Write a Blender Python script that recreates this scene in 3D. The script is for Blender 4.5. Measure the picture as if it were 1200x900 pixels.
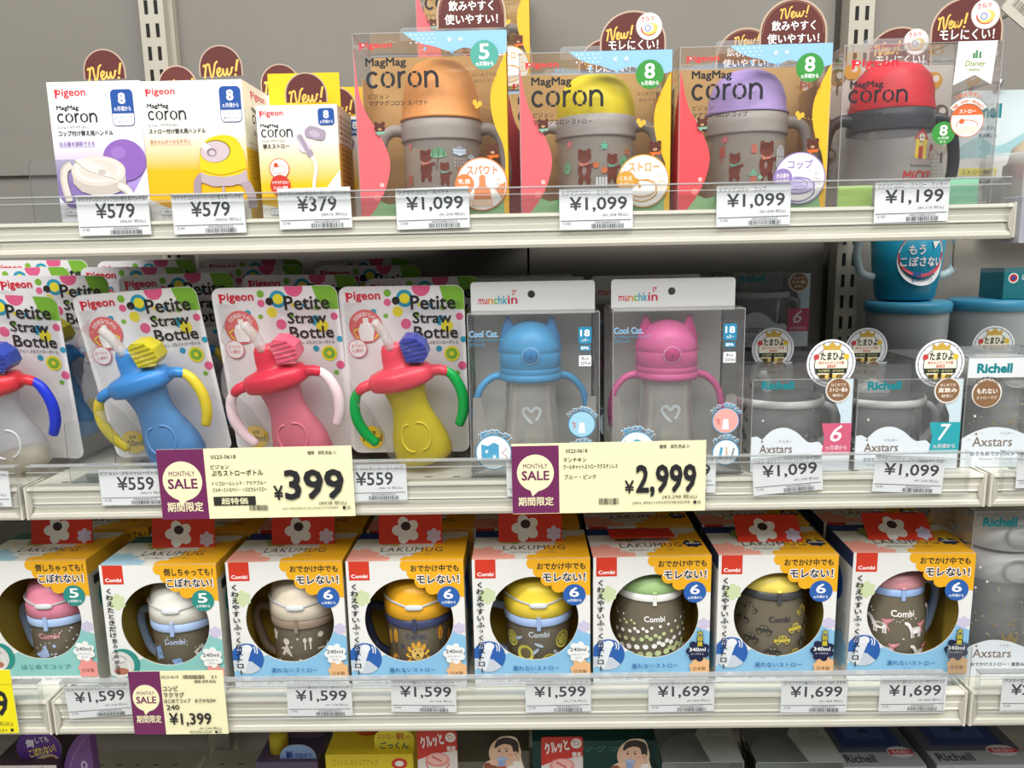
import bpy, math, random
from mathutils import Vector, Matrix
from mathutils.geometry import tessellate_polygon

C = bpy.context.scene
PI = math.pi
for o in list(bpy.data.objects):
    bpy.data.objects.remove(o)

# ------------------------------------------------------------ camera, world, lights, exposure
CZ = 1.36                       # camera height; the shelf fronts lie in the plane y = 0
F, PITCH, YAW, ROLL = 900.0, 0.1712, -0.0167, 0.0196
EYE = Vector((0.0242, -0.6911, CZ))
_fw = Vector((math.sin(YAW) * math.cos(PITCH), math.cos(YAW) * math.cos(PITCH), -math.sin(PITCH)))
_r = Vector((math.cos(YAW), -math.sin(YAW), 0))
_u = _r.cross(_fw)
RT = _r * math.cos(ROLL) - _u * math.sin(ROLL)
UP = _r * math.sin(ROLL) + _u * math.cos(ROLL)
cam = bpy.data.cameras.new('camera')
cam.sensor_width = 36
cam.lens = F / 1200 * 36
cam.clip_start = 0.02
camo = bpy.data.objects.new('camera', cam)
C.collection.objects.link(camo)
camo.matrix_world = Matrix(((RT.x, UP.x, -_fw.x, EYE.x), (RT.y, UP.y, -_fw.y, EYE.y), (RT.z, UP.z, -_fw.z, EYE.z), (0, 0, 0, 1)))
C.camera = camo

C.view_settings.view_transform = 'Standard'
C.view_settings.look = 'None'
C.view_settings.gamma = 1
C.view_settings.use_curve_mapping = False
C.view_settings.exposure = -0.08
C.cycles.transparent_max_bounces = 48
C.cycles.max_bounces = 8
C.cycles.caustics_reflective = False
C.cycles.caustics_refractive = False

w = bpy.data.worlds.new('world')
C.world = w
w.use_nodes = True
# store surroundings: bright ceiling overhead, dimmer aisle at eye level, dim floor
_nt = w.node_tree
_tc0 = _nt.nodes.new('ShaderNodeTexCoord')
_sp = _nt.nodes.new('ShaderNodeSeparateXYZ')
_mr = _nt.nodes.new('ShaderNodeMapRange')
_mr.inputs['From Min'].default_value, _mr.inputs['From Max'].default_value = -1, 1
_rp = _nt.nodes.new('ShaderNodeValToRGB')
_e = _rp.color_ramp.elements
_e[0].position, _e[0].color = 0.0, (.16, .16, .15, 1)
_e[1].position, _e[1].color = 1.0, (.78, .82, .86, 1)
for _p, _v in ((.5, .24), (.62, .46), (.75, .66)):
    _q = _e.new(_p)
    _q.color = (_v * .96, _v * .99, _v * 1.02, 1)
_nt.links.new(_tc0.outputs['Generated'], _sp.inputs[0])
_nt.links.new(_sp.outputs['Z'], _mr.inputs['Value'])
_nt.links.new(_mr.outputs[0], _rp.inputs[0])
_nt.links.new(_rp.outputs[0], _nt.nodes['Background'].inputs[0])
_nt.nodes['Background'].inputs[1].default_value = 0.62


def area(name, loc, sx, sy, power, col, target):
    l = bpy.data.lights.new(name, 'AREA')
    l.shape = 'RECTANGLE'
    l.size, l.size_y, l.energy, l.color = sx, sy, power, col
    o = bpy.data.objects.new(name, l)
    C.collection.objects.link(o)
    o.location = loc
    o.rotation_euler = (Vector(target) - Vector(loc)).to_track_quat('-Z', 'Y').to_euler()


area('ceiling_strip_light', (0.1, -0.75, 2.75), 3.6, 0.35, 66, (1, 0.98, 0.94), (0.0, -0.45, 0.5))
area('ceiling_strip_light', (0.1, -1.8, 2.75), 3.6, 0.5, 44, (1, 0.98, 0.94), (0.0, 0.0, 1.2))


# pixel of the 1200x900 photograph -> the point where its line of sight meets the plane y = Y (or z = Z)
def ray(px, py):
    return _fw + RT * ((px - 600) / F) + UP * ((450 - py) / F)


def at(px, py, Y=0.0):
    d = ray(px, py)
    return EYE + d * ((Y - EYE.y) / d.y)


def atz(px, py, Z):
    d = ray(px, py)
    return EYE + d * ((Z - EYE.z) / d.z)


# ------------------------------------------------------------ materials
_m = {}


def lin(h):
    h = h.lstrip('#')
    return tuple((lambda c: c / 12.92 if c <= .04045 else ((c + .055) / 1.055) ** 2.4)(int(h[i:i + 2], 16) / 255) for i in (0, 2, 4)) + (1,)


def newmat(name):
    m = bpy.data.materials.new(name)
    m.use_nodes = True
    nt = m.node_tree
    for n in list(nt.nodes):
        nt.nodes.remove(n)
    out = nt.nodes.new('ShaderNodeOutputMaterial')
    return m, nt, out


def ink(h, rough=.5, metal=0.0, spec=.35):
    """solid printed or moulded colour"""
    k = ('ink', h, rough, metal)
    if k in _m:
        return _m[k]
    m, nt, out = newmat('colour_' + h.lstrip('#'))
    b = nt.nodes.new('ShaderNodeBsdfPrincipled')
    b.inputs['Base Color'].default_value = lin(h)
    b.inputs['Roughness'].default_value = rough
    b.inputs['Metallic'].default_value = metal
    b.inputs['Specular IOR Level'].default_value = spec
    nt.links.new(b.outputs[0], out.inputs[0])
    _m[k] = m
    return m


def speckled(h, h2, scale, rough=.5, bump=.0, name='painted', stretch=None):
    """painted metal or card with a faint irregular tone"""
    k = ('spk', h, h2, scale, rough, bump)
    if k in _m:
        return _m[k]
    m, nt, out = newmat(name + '_' + h.lstrip('#'))
    b = nt.nodes.new('ShaderNodeBsdfPrincipled')
    b.inputs['Roughness'].default_value = rough
    tc = nt.nodes.new('ShaderNodeTexCoord')
    nz = nt.nodes.new('ShaderNodeTexNoise')
    nz.inputs['Scale'].default_value = scale
    nz.inputs['Detail'].default_value = 4
    mp = nt.nodes.new('ShaderNodeMapping')
    if stretch:
        mp.inputs['Scale'].default_value = stretch
    nt.links.new(tc.outputs['Object'], mp.inputs[0])
    nt.links.new(mp.outputs[0], nz.inputs['Vector'])
    rp = nt.nodes.new('ShaderNodeValToRGB')
    rp.color_ramp.elements[0].color = lin(h)
    rp.color_ramp.elements[1].color = lin(h2)
    nt.links.new(nz.outputs['Fac'], rp.inputs[0])
    nt.links.new(rp.outputs[0], b.inputs['Base Color'])
    if bump:
        bp = nt.nodes.new('ShaderNodeBump')
        bp.inputs['Strength'].default_value = bump
        bp.inputs['Distance'].default_value = .002
        nt.links.new(nz.outputs['Fac'], bp.inputs['Height'])
        nt.links.new(bp.outputs[0], b.inputs['Normal'])
    nt.links.new(b.outputs[0], out.inputs[0])
    _m[k] = m
    return m


def fade(h0, h1, z0, z1, mid=.5):
    """a printed fade between two inks up the height of a carton (object space)"""
    k = ('fade', h0, h1, z0, z1, mid)
    if k in _m:
        return _m[k]
    m, nt, out = newmat('printed_fade_' + h0.lstrip('#'))
    b = nt.nodes.new('ShaderNodeBsdfPrincipled')
    b.inputs['Roughness'].default_value = .45
    tc = nt.nodes.new('ShaderNodeTexCoord')
    sp = nt.nodes.new('ShaderNodeSeparateXYZ')
    mr = nt.nodes.new('ShaderNodeMapRange')
    mr.inputs['From Min'].default_value, mr.inputs['From Max'].default_value = z0, z1
    rp = nt.nodes.new('ShaderNodeValToRGB')
    rp.color_ramp.elements[0].color, rp.color_ramp.elements[1].color = lin(h0), lin(h1)
    nt.links.new(tc.outputs['Object'], sp.inputs[0])
    nt.links.new(sp.outputs['Z'], mr.inputs['Value'])
    nt.links.new(mr.outputs[0], rp.inputs[0])
    nt.links.new(rp.outputs[0], b.inputs['Base Color'])
    nt.links.new(b.outputs[0], out.inputs[0])
    _m[k] = m
    return m


def clear(h='#fafafa', gloss=.35, haze=.05, rough=.06, wob=0.0):
    """thin transparent plastic: lets the view through, reflects a little, faint milky haze"""
    k = ('clear', h, gloss, haze, rough, wob)
    if k in _m:
        return _m[k]
    m, nt, out = newmat('clear_plastic_' + h.lstrip('#'))
    t = nt.nodes.new('ShaderNodeBsdfTransparent')
    t.inputs[0].default_value = lin(h)
    d = nt.nodes.new('ShaderNodeBsdfDiffuse')
    d.inputs[0].default_value = (.9, .92, .93, 1)
    g = nt.nodes.new('ShaderNodeBsdfGlossy')
    g.inputs['Roughness'].default_value = rough
    lw = nt.nodes.new('ShaderNodeFresnel')
    lw.inputs['IOR'].default_value = 1.45
    mu = nt.nodes.new('ShaderNodeMath')
    mu.operation = 'MULTIPLY'
    mu.inputs[1].default_value = gloss * 2.5
    mu.use_clamp = True
    nt.links.new(lw.outputs[0], mu.inputs[0])
    m1 = nt.nodes.new('ShaderNodeMixShader')
    m1.inputs[0].default_value = haze
    nt.links.new(t.outputs[0], m1.inputs[1])
    nt.links.new(d.outputs[0], m1.inputs[2])
    m2 = nt.nodes.new('ShaderNodeMixShader')
    nt.links.new(mu.outputs[0], m2.inputs[0])
    nt.links.new(m1.outputs[0], m2.inputs[1])
    nt.links.new(g.outputs[0], m2.inputs[2])
    if wob:
        tc = nt.nodes.new('ShaderNodeTexCoord')
        nz = nt.nodes.new('ShaderNodeTexNoise')
        nz.inputs['Scale'].default_value = 14
        mp = nt.nodes.new('ShaderNodeMapping')
        mp.inputs['Scale'].default_value = (1, 1, 3)
        mp.inputs['Rotation'].default_value = (0, .35, 0)
        bp = nt.nodes.new('ShaderNodeBump')
        bp.inputs['Strength'].default_value = wob
        bp.inputs['Distance'].default_value = .02
        nt.links.new(tc.outputs['Object'], mp.inputs[0])
        nt.links.new(mp.outputs[0], nz.inputs['Vector'])
        nt.links.new(nz.outputs['Fac'], bp.inputs['Height'])
        nt.links.new(bp.outputs[0], g.inputs['Normal'])
        nt.links.new(bp.outputs[0], lw.inputs['Normal'])
    nt.links.new(m2.outputs[0], out.inputs[0])
    _m[k] = m
    return m


def tinted(h, a=.6, rough=.25, tint=None):
    """translucent coloured plastic; a = how much of it is solid colour"""
    k = ('tint', h, a, rough, tint)
    if k in _m:
        return _m[k]
    m, nt, out = newmat('translucent_' + h.lstrip('#'))
    t = nt.nodes.new('ShaderNodeBsdfTransparent')
    t.inputs[0].default_value = lin(tint or h)
    b = nt.nodes.new('ShaderNodeBsdfPrincipled')
    b.inputs['Base Color'].default_value = lin(h)
    b.inputs['Roughness'].default_value = rough
    mx = nt.nodes.new('ShaderNodeMixShader')
    mx.inputs[0].default_value = a
    nt.links.new(t.outputs[0], mx.inputs[1])
    nt.links.new(b.outputs[0], mx.inputs[2])
    nt.links.new(mx.outputs[0], out.inputs[0])
    _m[k] = m
    return m


def A(c, **k):
    return ink(c, **k) if isinstance(c, str) else c


WHITE, PAPER, BLACK = '#eeeeec', '#f1f1ef', '#26262a'
BROWN = '#5d2a26'

# ------------------------------------------------------------ mesh building


class MB:
    def __init__(s, T=None):
        s.v, s.f, s.mi, s.sm, s.mats = [], [], [], [], []
        s.T = T or Matrix.Identity(4)

    def add(s, vs, fs, mat, smooth=False):
        mat = A(mat)
        if mat not in s.mats:
            s.mats.append(mat)
        i = s.mats.index(mat)
        b = len(s.v)
        s.v += [tuple(s.T @ Vector(p)) for p in vs]
        for f in fs:
            s.f.append(tuple(k + b for k in f))
            s.mi.append(i)
            s.sm.append(smooth)

    def box(s, x0, x1, y0, y1, z0, z1, mat, skip=''):
        vs = [(x0, y0, z0), (x1, y0, z0), (x1, y1, z0), (x0, y1, z0), (x0, y0, z1), (x1, y0, z1), (x1, y1, z1), (x0, y1, z1)]
        fs = {'b': (3, 2, 1, 0), 't': (4, 5, 6, 7), 'f': (0, 1, 5, 4), 'r': (1, 2, 6, 5), 'k': (2, 3, 7, 6), 'l': (3, 0, 4, 7)}
        s.add(vs, [f for k, f in fs.items() if k not in skip], mat)

    def lathe(s, prof, mat, c=(0, 0, 0), seg=40, fy=1.0, a0=0, a1=2 * PI, smooth=True, fx=1.0):
        full = abs(a1 - a0 - 2 * PI) < 1e-6
        n = seg if full else seg + 1
        vs, fs = [], []
        for r, z in prof:
            for i in range(n):
                a = a0 + (a1 - a0) * i / seg
                vs.append((c[0] + r * fx * math.cos(a), c[1] + r * fy * math.sin(a), c[2] + z))
        for j in range(len(prof) - 1):
            for i in range(seg):
                k = (i + 1) % n
                fs.append((j * n + i, j * n + k, (j + 1) * n + k, (j + 1) * n + i))
        s.add(vs, fs, mat, smooth)

    def tube(s, path, rad, mat, seg=12, ref=Vector((0, 1, 0)), flat=1.0, sub=4):
        P = [Vector(p) for p in path]
        R = list(rad) if isinstance(rad, (list, tuple)) else [rad] * len(P)
        if sub > 1 and len(P) > 2:        # Catmull-Rom
            Q, RR = [], []
            for i in range(len(P) - 1):
                p0, p1, p2, p3 = P[max(i - 1, 0)], P[i], P[i + 1], P[min(i + 2, len(P) - 1)]
                for k in range(sub):
                    t = k / sub
                    Q.append(.5 * (2 * p1 + (p2 - p0) * t + (2 * p0 - 5 * p1 + 4 * p2 - p3) * t * t + (3 * p1 - p0 - 3 * p2 + p3) * t ** 3))
                    RR.append(R[i] * (1 - t) + R[i + 1] * t)
            P, R = Q + [P[-1]], RR + [R[-1]]
        vs, fs, n = [], [], len(P)
        ends = []
        for i, p in enumerate(P):
            t = (P[min(i + 1, n - 1)] - P[max(i - 1, 0)]).normalized()
            b = t.cross(ref)
            b = b.normalized() if b.length > 1e-5 else t.orthogonal().normalized()
            c = b.cross(t).normalized()
            for k in range(seg):
                a = 2 * PI * k / seg
                vs.append(p + b * (R[i] * math.cos(a)) + c * (R[i] * flat * math.sin(a)))
            if i in (0, n - 1):
                ends.append(p + t * (R[i] * .5 * (1 if i else -1)))
        for i in range(n - 1):
            for k in range(seg):
                fs.append((i * seg + k, i * seg + (k + 1) % seg, (i + 1) * seg + (k + 1) % seg, (i + 1) * seg + k))
        vs += ends
        e = n * seg
        for k in range(seg):
            fs.append(((k + 1) % seg, k, e))
            fs.append(((n - 1) * seg + k, (n - 1) * seg + (k + 1) % seg, e + 1))
        s.add(vs, fs, mat, True)

    def prism(s, poly, y0, y1, mat, edge=None, holes=None, back=None):
        """outline in x-z (counter-clockwise seen from -y), extruded from y0 (front) to y1"""
        n = len(poly)
        loops = [[Vector((x, z, 0)) for x, z in poly]] + [[Vector((x, z, 0)) for x, z in h] for h in holes or []]
        flat = [p for l in loops for p in l]
        tri = tessellate_polygon(loops)
        fr = [(p.x, y0, p.y) for p in flat]
        bk = [(p.x, y1, p.y) for p in flat]
        s.add(fr, [t for t in tri], mat)
        s.add(bk, [t[::-1] for t in tri], back or mat)
        st = 0
        for l in loops:
            m = len(l)
            vs = fr[st:st + m] + bk[st:st + m]
            s.add(vs, [(i, (i + 1) % m, m + (i + 1) % m, m + i) for i in range(m)], edge or mat)
            st += m

    def build(s, name, parent=None, loc=None):
        me = bpy.data.meshes.new(name)
        me.from_pydata(s.v, [], s.f)
        for m in s.mats:
            me.materials.append(m)
        me.polygons.foreach_set('material_index', s.mi)
        me.polygons.foreach_set('use_smooth', s.sm)
        me.update()
        o = bpy.data.objects.new(name, me)
        C.collection.objects.link(o)
        if parent:
            o.parent = parent
        if loc:
            o.location = loc
        return o


def thing(name, label, cat, loc=(0, 0, 0), rot=(0, 0, 0), group=None):
    o = bpy.data.objects.new(name, None)
    C.collection.objects.link(o)
    o.empty_display_size = .02
    o.location = loc
    o.rotation_euler = rot
    o['label'], o['category'] = label, cat
    if group:
        o['group'] = group
    return o


def tag(o, label, cat, group=None):
    o['label'], o['category'] = label, cat
    if group:
        o['group'] = group
    return o


def struct(o):
    o['kind'] = 'structure'
    return o


def dup(root, loc, rot=None, label=None, skip=()):
    kids = {}
    for o in bpy.data.objects:
        if o.parent:
            kids.setdefault(o.parent.name, []).append(o)

    def cp(o, par):
        c = o.copy()
        C.collection.objects.link(c)
        c.parent = par
        for ch in kids.get(o.name, []):
            if ch.name.split('.')[0] not in skip:
                cp(ch, c)
        return c
    r = cp(root, None)
    r.location = loc
    if rot is not None:
        r.rotation_euler = rot
    if label:
        r['label'] = label
    return r


# ------------------------------------------------------------ lettering
_tc = {}


def glyphs(txt, bold=0.0, shear=0.0, space=1.0):
    """outline of a line of lettering as flat faces; weight is added by repeating it slightly shifted"""
    k = (txt, bold, shear, space)
    if k in _tc:
        return _tc[k]
    cu = bpy.data.curves.new('lettering', 'FONT')
    cu.body = txt
    cu.size = 1
    cu.resolution_u = 2
    cu.shear = shear
    cu.space_character = space
    o = bpy.data.objects.new('lettering', cu)
    C.collection.objects.link(o)
    bpy.context.view_layer.update()
    ev = o.evaluated_get(bpy.context.evaluated_depsgraph_get())
    me = ev.to_mesh()
    v0 = [(v.co.x, v.co.y) for v in me.vertices]
    f0 = [tuple(p.vertices) for p in me.polygons]
    ev.to_mesh_clear()
    bpy.data.objects.remove(o)
    bpy.data.curves.remove(cu)
    vs, fs = [(x, y, 0) for x, y in v0], list(f0)
    if bold > .004:
        m = 4 if bold < .05 else 10
        for i in range(m):
            a = 2 * PI * (i + .5) / m
            b = len(vs)
            vs += [(x + bold * math.cos(a), y + bold * math.sin(a), i + 1) for x, y in v0]
            fs += [tuple(q + b for q in f) for f in f0]
    xs, ys = [v[0] for v in vs] or [0, 1], [v[1] for v in vs] or [0, 1]
    r = (vs, fs, min(xs), max(xs), min(ys), max(ys))
    _tc[k] = r
    return r


class Sheet:
    """a printed surface: artwork in picture units (y down) on the rectangle x0..x1, y0..y1, laid on fn(u, v, off)"""

    def __init__(s, mb, fn, x0, y0, x1, y1, W, H, clip=True):
        s.mb, s.fn = mb, fn
        s.x0, s.y0, s.x1, s.y1, s.W, s.H = x0, y0, x1, y1, W, H
        s.k = 1
        s.off = 2.0e-5
        s.clip = clip

    def lay(s, pts, faces, col):
        o = s.k * s.off
        s.k += 1
        s.mb.add([s.fn((p[0] - s.x0) / (s.x1 - s.x0) * s.W, (s.y1 - p[1]) / (s.y1 - s.y0) * s.H, o + (p[2] * 3e-6 if len(p) > 2 else 0)) for p in pts], faces, col)
        if len(pts) and len(pts[0]) > 2:
            s.k += 1 + max(p[2] for p in pts) * 3e-6 / s.off

    def cut(s, pts):
        """clip an outline to the sheet"""
        if not s.clip:
            return pts
        for ax, lim, sg in ((0, s.x0, 1), (0, s.x1, -1), (1, s.y0, 1), (1, s.y1, -1)):
            out = []
            for i, p in enumerate(pts):
                q = pts[i - 1]
                a, b = (q[ax] - lim) * sg, (p[ax] - lim) * sg
                if (a < 0) != (b < 0):
                    t = a / (a - b)
                    out.append((q[0] + (p[0] - q[0]) * t, q[1] + (p[1] - q[1]) * t))
                if b >= 0:
                    out.append(p)
            pts = out
            if not pts:
                return []
        return pts

    def poly(s, pts, col):
        pts = s.cut(list(pts))
        if len(pts) < 3:
            return
        fs = tessellate_polygon([[Vector((x, -y, 0)) for x, y in pts]])
        out = []
        for t in fs:
            (ax, ay), (bx, by), (cx, cy) = (pts[i] for i in t)
            out.append(t if (bx - ax) * (cy - ay) - (by - ay) * (cx - ax) < 0 else t[::-1])
        s.lay(pts, out, col)

    def rect(s, x0, y0, x1, y1, col):
        s.poly([(x0, y0), (x0, y1), (x1, y1), (x1, y0)], col)

    def rrect(s, x0, y0, x1, y1, r, col):
        s.poly(rr(x0, y0, x1, y1, r), col)

    def circ(s, cx, cy, r, col, ry=None, n=28, rot=0):
        ry = ry or r
        c, d = math.cos(rot), math.sin(rot)
        s.poly([(cx + r * math.cos(a) * c - ry * math.sin(a) * d, cy + r * math.cos(a) * d + ry * math.sin(a) * c) for a in (2 * PI * i / n for i in range(n))], col)

    def ring(s, cx, cy, r, wd, col, a0=0, a1=360, ry=None):
        ry = ry or r
        n = max(8, int(abs(a1 - a0) / 12))
        pts, fs = [], []
        for i in range(n + 1):
            a = math.radians(a0 + (a1 - a0) * i / n)
            for q in (-wd / 2, wd / 2):
                pts.append((cx + (r + q) * math.cos(a), cy - (ry + q) * math.sin(a)))
        for i in range(n):
            fs.append((2 * i, 2 * i + 1, 2 * i + 3, 2 * i + 2))
        s.lay(pts, fs, col)

    def line(s, pts, wd, col):
        """a pen stroke of even width with round joints"""
        P, fs = [], []
        n = len(pts)
        for i, (x, y) in enumerate(pts):
            a, b = pts[max(i - 1, 0)], pts[min(i + 1, n - 1)]
            dx, dy = b[0] - a[0], b[1] - a[1]
            l = math.hypot(dx, dy) or 1
            P += [(x - dy / l * wd / 2, y + dx / l * wd / 2), (x + dy / l * wd / 2, y - dx / l * wd / 2)]
        for i in range(n - 1):
            fs.append((2 * i, 2 * i + 2, 2 * i + 3, 2 * i + 1))
        s.lay(P, fs, col)

    def curve(s, pts, wd, col, sub=6):
        s.line(spline(pts, sub), wd, col)

    def cloud(s, cx, cy, r, col, n=7, amp=.16, ry=None, ph=0):
        ry = ry or r
        pts = []
        for i in range(n * 8):
            a = 2 * PI * i / (n * 8)
            q = 1 - amp + amp * 1.6 * abs(math.sin(n * a / 2 + ph))
            pts.append((cx + r * q * math.cos(a), cy + ry * q * math.sin(a)))
        s.poly(pts, col)

    def star(s, cx, cy, r, col, n=5, inner=.42, rot=0):
        s.poly([(cx + r * (1 if i % 2 == 0 else inner) * math.sin(PI * i / n + rot), cy - r * (1 if i % 2 == 0 else inner) * math.cos(PI * i / n + rot)) for i in range(2 * n)], col)

    def tx(s, txt, x0, y0, x1, y1, col, bold=.0, rot=0, shear=0, space=1.0):
        """lettering that fills the box x0..x1, y0..y1 (then turned by rot degrees about its centre)"""
        vs, fs, a, b, c, d = glyphs(txt, bold, shear, space)
        cx, cy = (x0 + x1) / 2, (y0 + y1) / 2
        R = math.radians(rot)
        co, si = math.cos(R), math.sin(R)
        pts = []
        for x, y, q in vs:
            px = (x - a) / (b - a) * (x1 - x0) + x0 - cx
            py = (d - y) / (d - c) * (y1 - y0) + y0 - cy
            pts.append((cx + px * co + py * si, cy - px * si + py * co, q))
        s.lay(pts, fs, col)

    def vtx(s, txt, x, y0, y1, sz, col, bold=.02):
        """vertical lettering, one character under the other"""
        n = len(txt)
        st = (y1 - y0) / n
        for i, ch in enumerate(txt):
            yc = y0 + st * (i + .5)
            if ch == ' ':
                continue
            if ch == 'ー':
                s.line([(x, yc - st * .36), (x + sz * .04, yc + st * .36)], sz * .13, col)
                continue
            sc = .33 if ch in 'っゃゅょッ' else .45
            vs, fs, a, b, c, d = glyphs(ch, bold)
            k = sz * sc * 2 / .95
            s.lay([(x + (px - (a + b) / 2) * k, yc - (py - (c + d) / 2) * k * min(1, st / sz), q) for px, py, q in vs], fs, col)

    def atx(s, txt, cx, cy, r, a0, a1, sz, col, bold=.02):
        """lettering along an arc; angles in degrees, counter-clockwise from the right"""
        n = len(txt)
        for i, ch in enumerate(txt):
            if ch == ' ':
                continue
            an = a0 + (a1 - a0) * (i + .5) / n
            x, y = cx + r * math.cos(math.radians(an)), cy - r * math.sin(math.radians(an))
            vs, fs, a, b, c, d = glyphs(ch, bold)
            R = math.radians(an - 90)
            co, si = math.cos(R), math.sin(R)
            s.lay([(x + (px - (a + b) / 2) * sz * co + (py - .36) * sz * -si, y - ((px - (a + b) / 2) * sz * si + (py - .36) * sz * co), q) for px, py, q in vs], fs, col)

    def bars(s, x0, y0, x1, y1, col=BLACK, seed=1):
        rn = random.Random(seed)
        x = x0
        u = (x1 - x0) / 62
        while x < x1 - u:
            q = u * rn.choice((.7, .7, 1.3, 1.8))
            s.rect(x, y0, min(x + q, x1), y1, col)
            x += q + u * rn.choice((.8, 1.2, 1.8))

    # ---- marks that recur on the packs
    def new(s, x0, y0, x1, y1, col='#efc05c'):
        X = lambda a: x0 + a * (x1 - x0)
        Y = lambda b: y0 + b * (y1 - y0)
        wd = (y1 - y0) * .10
        Q = lambda L: [(X(a), Y(b)) for a, b in L]
        s.curve(Q([(0, .42), (.03, .32), (.07, .4), (.05, .7), (.02, 1)]), wd, col)
        s.curve(Q([(.06, .45), (.12, .28), (.17, .32), (.18, .6), (.22, .95), (.27, .8), (.31, .45), (.34, .25), (.41, .12)]), wd, col)
        s.curve(Q([(.38, .8), (.47, .62), (.46, .48), (.4, .55), (.38, .75), (.42, .9), (.5, .82), (.56, .62)]), wd, col)
        s.curve(Q([(.55, .5), (.56, .75), (.59, .86), (.64, .75), (.67, .52), (.67, .75), (.7, .85), (.77, .72), (.8, .48), (.84, .5)]), wd, col)
        s.curve(Q([(.98, .05), (.94, .35), (.91, .66)]), wd * 1.2, col)
        s.circ(X(.89), Y(.84), wd * .7, col, n=10)

    def coron(s, x0, y0, x1, y1, col=BLACK, wd=None):
        """the rounded wordmark: c, split o, r, split o, n"""
        W = x1 - x0
        h = y1 - y0
        wd = wd or min(h * .2, W * .042)
        cy = (y0 + y1) / 2
        ry = h / 2 - wd / 2
        rx = W * .10 - wd / 2
        s.ring(x0 + W * .10, cy, W * .095 - wd / 2, wd, col, 42, 318, ry)
        for cx in (x0 + W * .305, x0 + W * .675):
            for a in ((-58, 58), (122, 238)):
                s.ring(cx, cy, rx, wd, col, a[0], a[1], ry)
            for a in ((66, 114), (246, 294)):
                s.ring(cx, cy, rx, wd * .7, col, a[0], a[1], ry)
        x = x0 + W * .46
        s.line([(x, y1), (x, y0 + wd * .2)], wd, col)
        s.ring(x + W * .07, cy, W * .07, wd, col, 72, 175, ry)
        x = x0 + W * .825
        q = (W * .175 - wd * .5) / 2
        s.line([(x, y1), (x, y0 + wd * .2)], wd, col)
        s.ring(x + q, cy, q, wd, col, 0, 178, ry)
        s.line([(x + 2 * q, cy), (x + 2 * q, y1)], wd, col)

    def pigeon(s, x0, y0, x1, y1, col='#cf2233'):
        """the red wordmark: a bird-shaped first letter, then the rest"""
        w_, h = x1 - x0, y1 - y0
        s.poly([(x0, y0 + .08 * h), (x0 + .13 * w_, y0 + .12 * h), (x0 + .2 * w_, y0 + .2 * h), (x0 + .21 * w_, y0 + .45 * h), (x0 + .15 * w_, y0 + .62 * h), (x0 + .08 * w_, y0 + .62 * h), (x0 + .07 * w_, y0 + .98 * h), (x0 + .015 * w_, y0 + .98 * h), (x0 + .02 * w_, y0 + .5 * h)], col)
        s.circ(x0 + .13 * w_, y0 + .36 * h, .035 * w_, WHITE, ry=.1 * h, n=12)
        s.tx('igeon', x0 + .24 * w_, y0, x1, y1, col, .025)

    def bear(s, cx, cy, r, col='#5a3023', scarf='#d8692c'):
        s.circ(cx - r * .62, cy - r * .72, r * .33, col, n=14)
        s.circ(cx + r * .62, cy - r * .72, r * .33, col, n=14)
        s.circ(cx, cy, r * .92, col, ry=r * .8)
        s.circ(cx, cy + r * .2, r * .3, '#c99f78', ry=r * .22, n=14)
        s.circ(cx, cy + r * .1, r * .1, BLACK, n=8)
        s.circ(cx - r * .38, cy - r * .05, r * .08, BLACK, n=8)
        s.circ(cx + r * .38, cy - r * .05, r * .08, BLACK, n=8)
        s.poly([(cx - r * .95, cy + r * .65), (cx + r * .95, cy + r * .55), (cx + r * .75, cy + r * 1.0), (cx + r * .1, cy + r * .95), (cx - r * .3, cy + r * 1.35), (cx - r * .45, cy + r)], scarf)

    def standing_bear(s, cx, cy, r, col='#7a3b2c', scarf='#e08a78'):
        s.circ(cx, cy + r * 1.6, r * .85, col, ry=r * 1.15)
        s.circ(cx - r * .5, cy + r * 2.8, r * .32, col, ry=r * .5, n=14)
        s.circ(cx + r * .5, cy + r * 2.8, r * .32, col, ry=r * .5, n=14)
        s.line([(cx + r * .6, cy + r * 1.1), (cx + r * 1.3, cy + r * .9)], r * .4, col)
        s.circ(cx - r * .55, cy - r * .65, r * .28, col, n=12)
        s.circ(cx + r * .55, cy - r * .65, r * .28, col, n=12)
        s.circ(cx, cy, r * .85, col, ry=r * .75)
        s.poly([(cx - r * .7, cy + r * .55), (cx + r * .75, cy + r * .5), (cx + r * .4, cy + r * .95), (cx - r * .5, cy + r * 1.1)], scarf)


def rr(x0, y0, x1, y1, r, n=6):
    """rounded rectangle outline, or [r_tl, r_tr, r_br, r_bl] in y-down picture space"""
    R = r if isinstance(r, (list, tuple)) else [r] * 4
    pts = []
    for (cx, cy, q, a) in ((x0 + R[0], y0 + R[0], R[0], 180), (x1 - R[1], y0 + R[1], R[1], 270), (x1 - R[2], y1 - R[2], R[2], 0), (x0 + R[3], y1 - R[3], R[3], 90)):
        for i in range(n + 1):
            t = math.radians(a + 90 * i / n)
            pts.append((cx + q * math.cos(t), cy + q * math.sin(t)))
    return pts


def spline(pts, sub=6):
    P = [Vector(p) for p in pts]
    out = []
    for i in range(len(P) - 1):
        p0, p1, p2, p3 = P[max(i - 1, 0)], P[i], P[i + 1], P[min(i + 2, len(P) - 1)]
        for k in range(sub):
            t = k / sub
            q = .5 * (2 * p1 + (p2 - p0) * t + (2 * p0 - 5 * p1 + 4 * p2 - p3) * t * t + (3 * p1 - p0 - 3 * p2 + p3) * t ** 3)
            out.append(tuple(q))
    return out + [tuple(P[-1])]


def front(y=0.0, x=0.0, z=0.0):
    return lambda u, v, o: (x + u, y - o, z + v)


def ontop(y0, z, x=0.0):
    return lambda u, v, o: (x + u, y0 + v, z + o)


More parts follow.
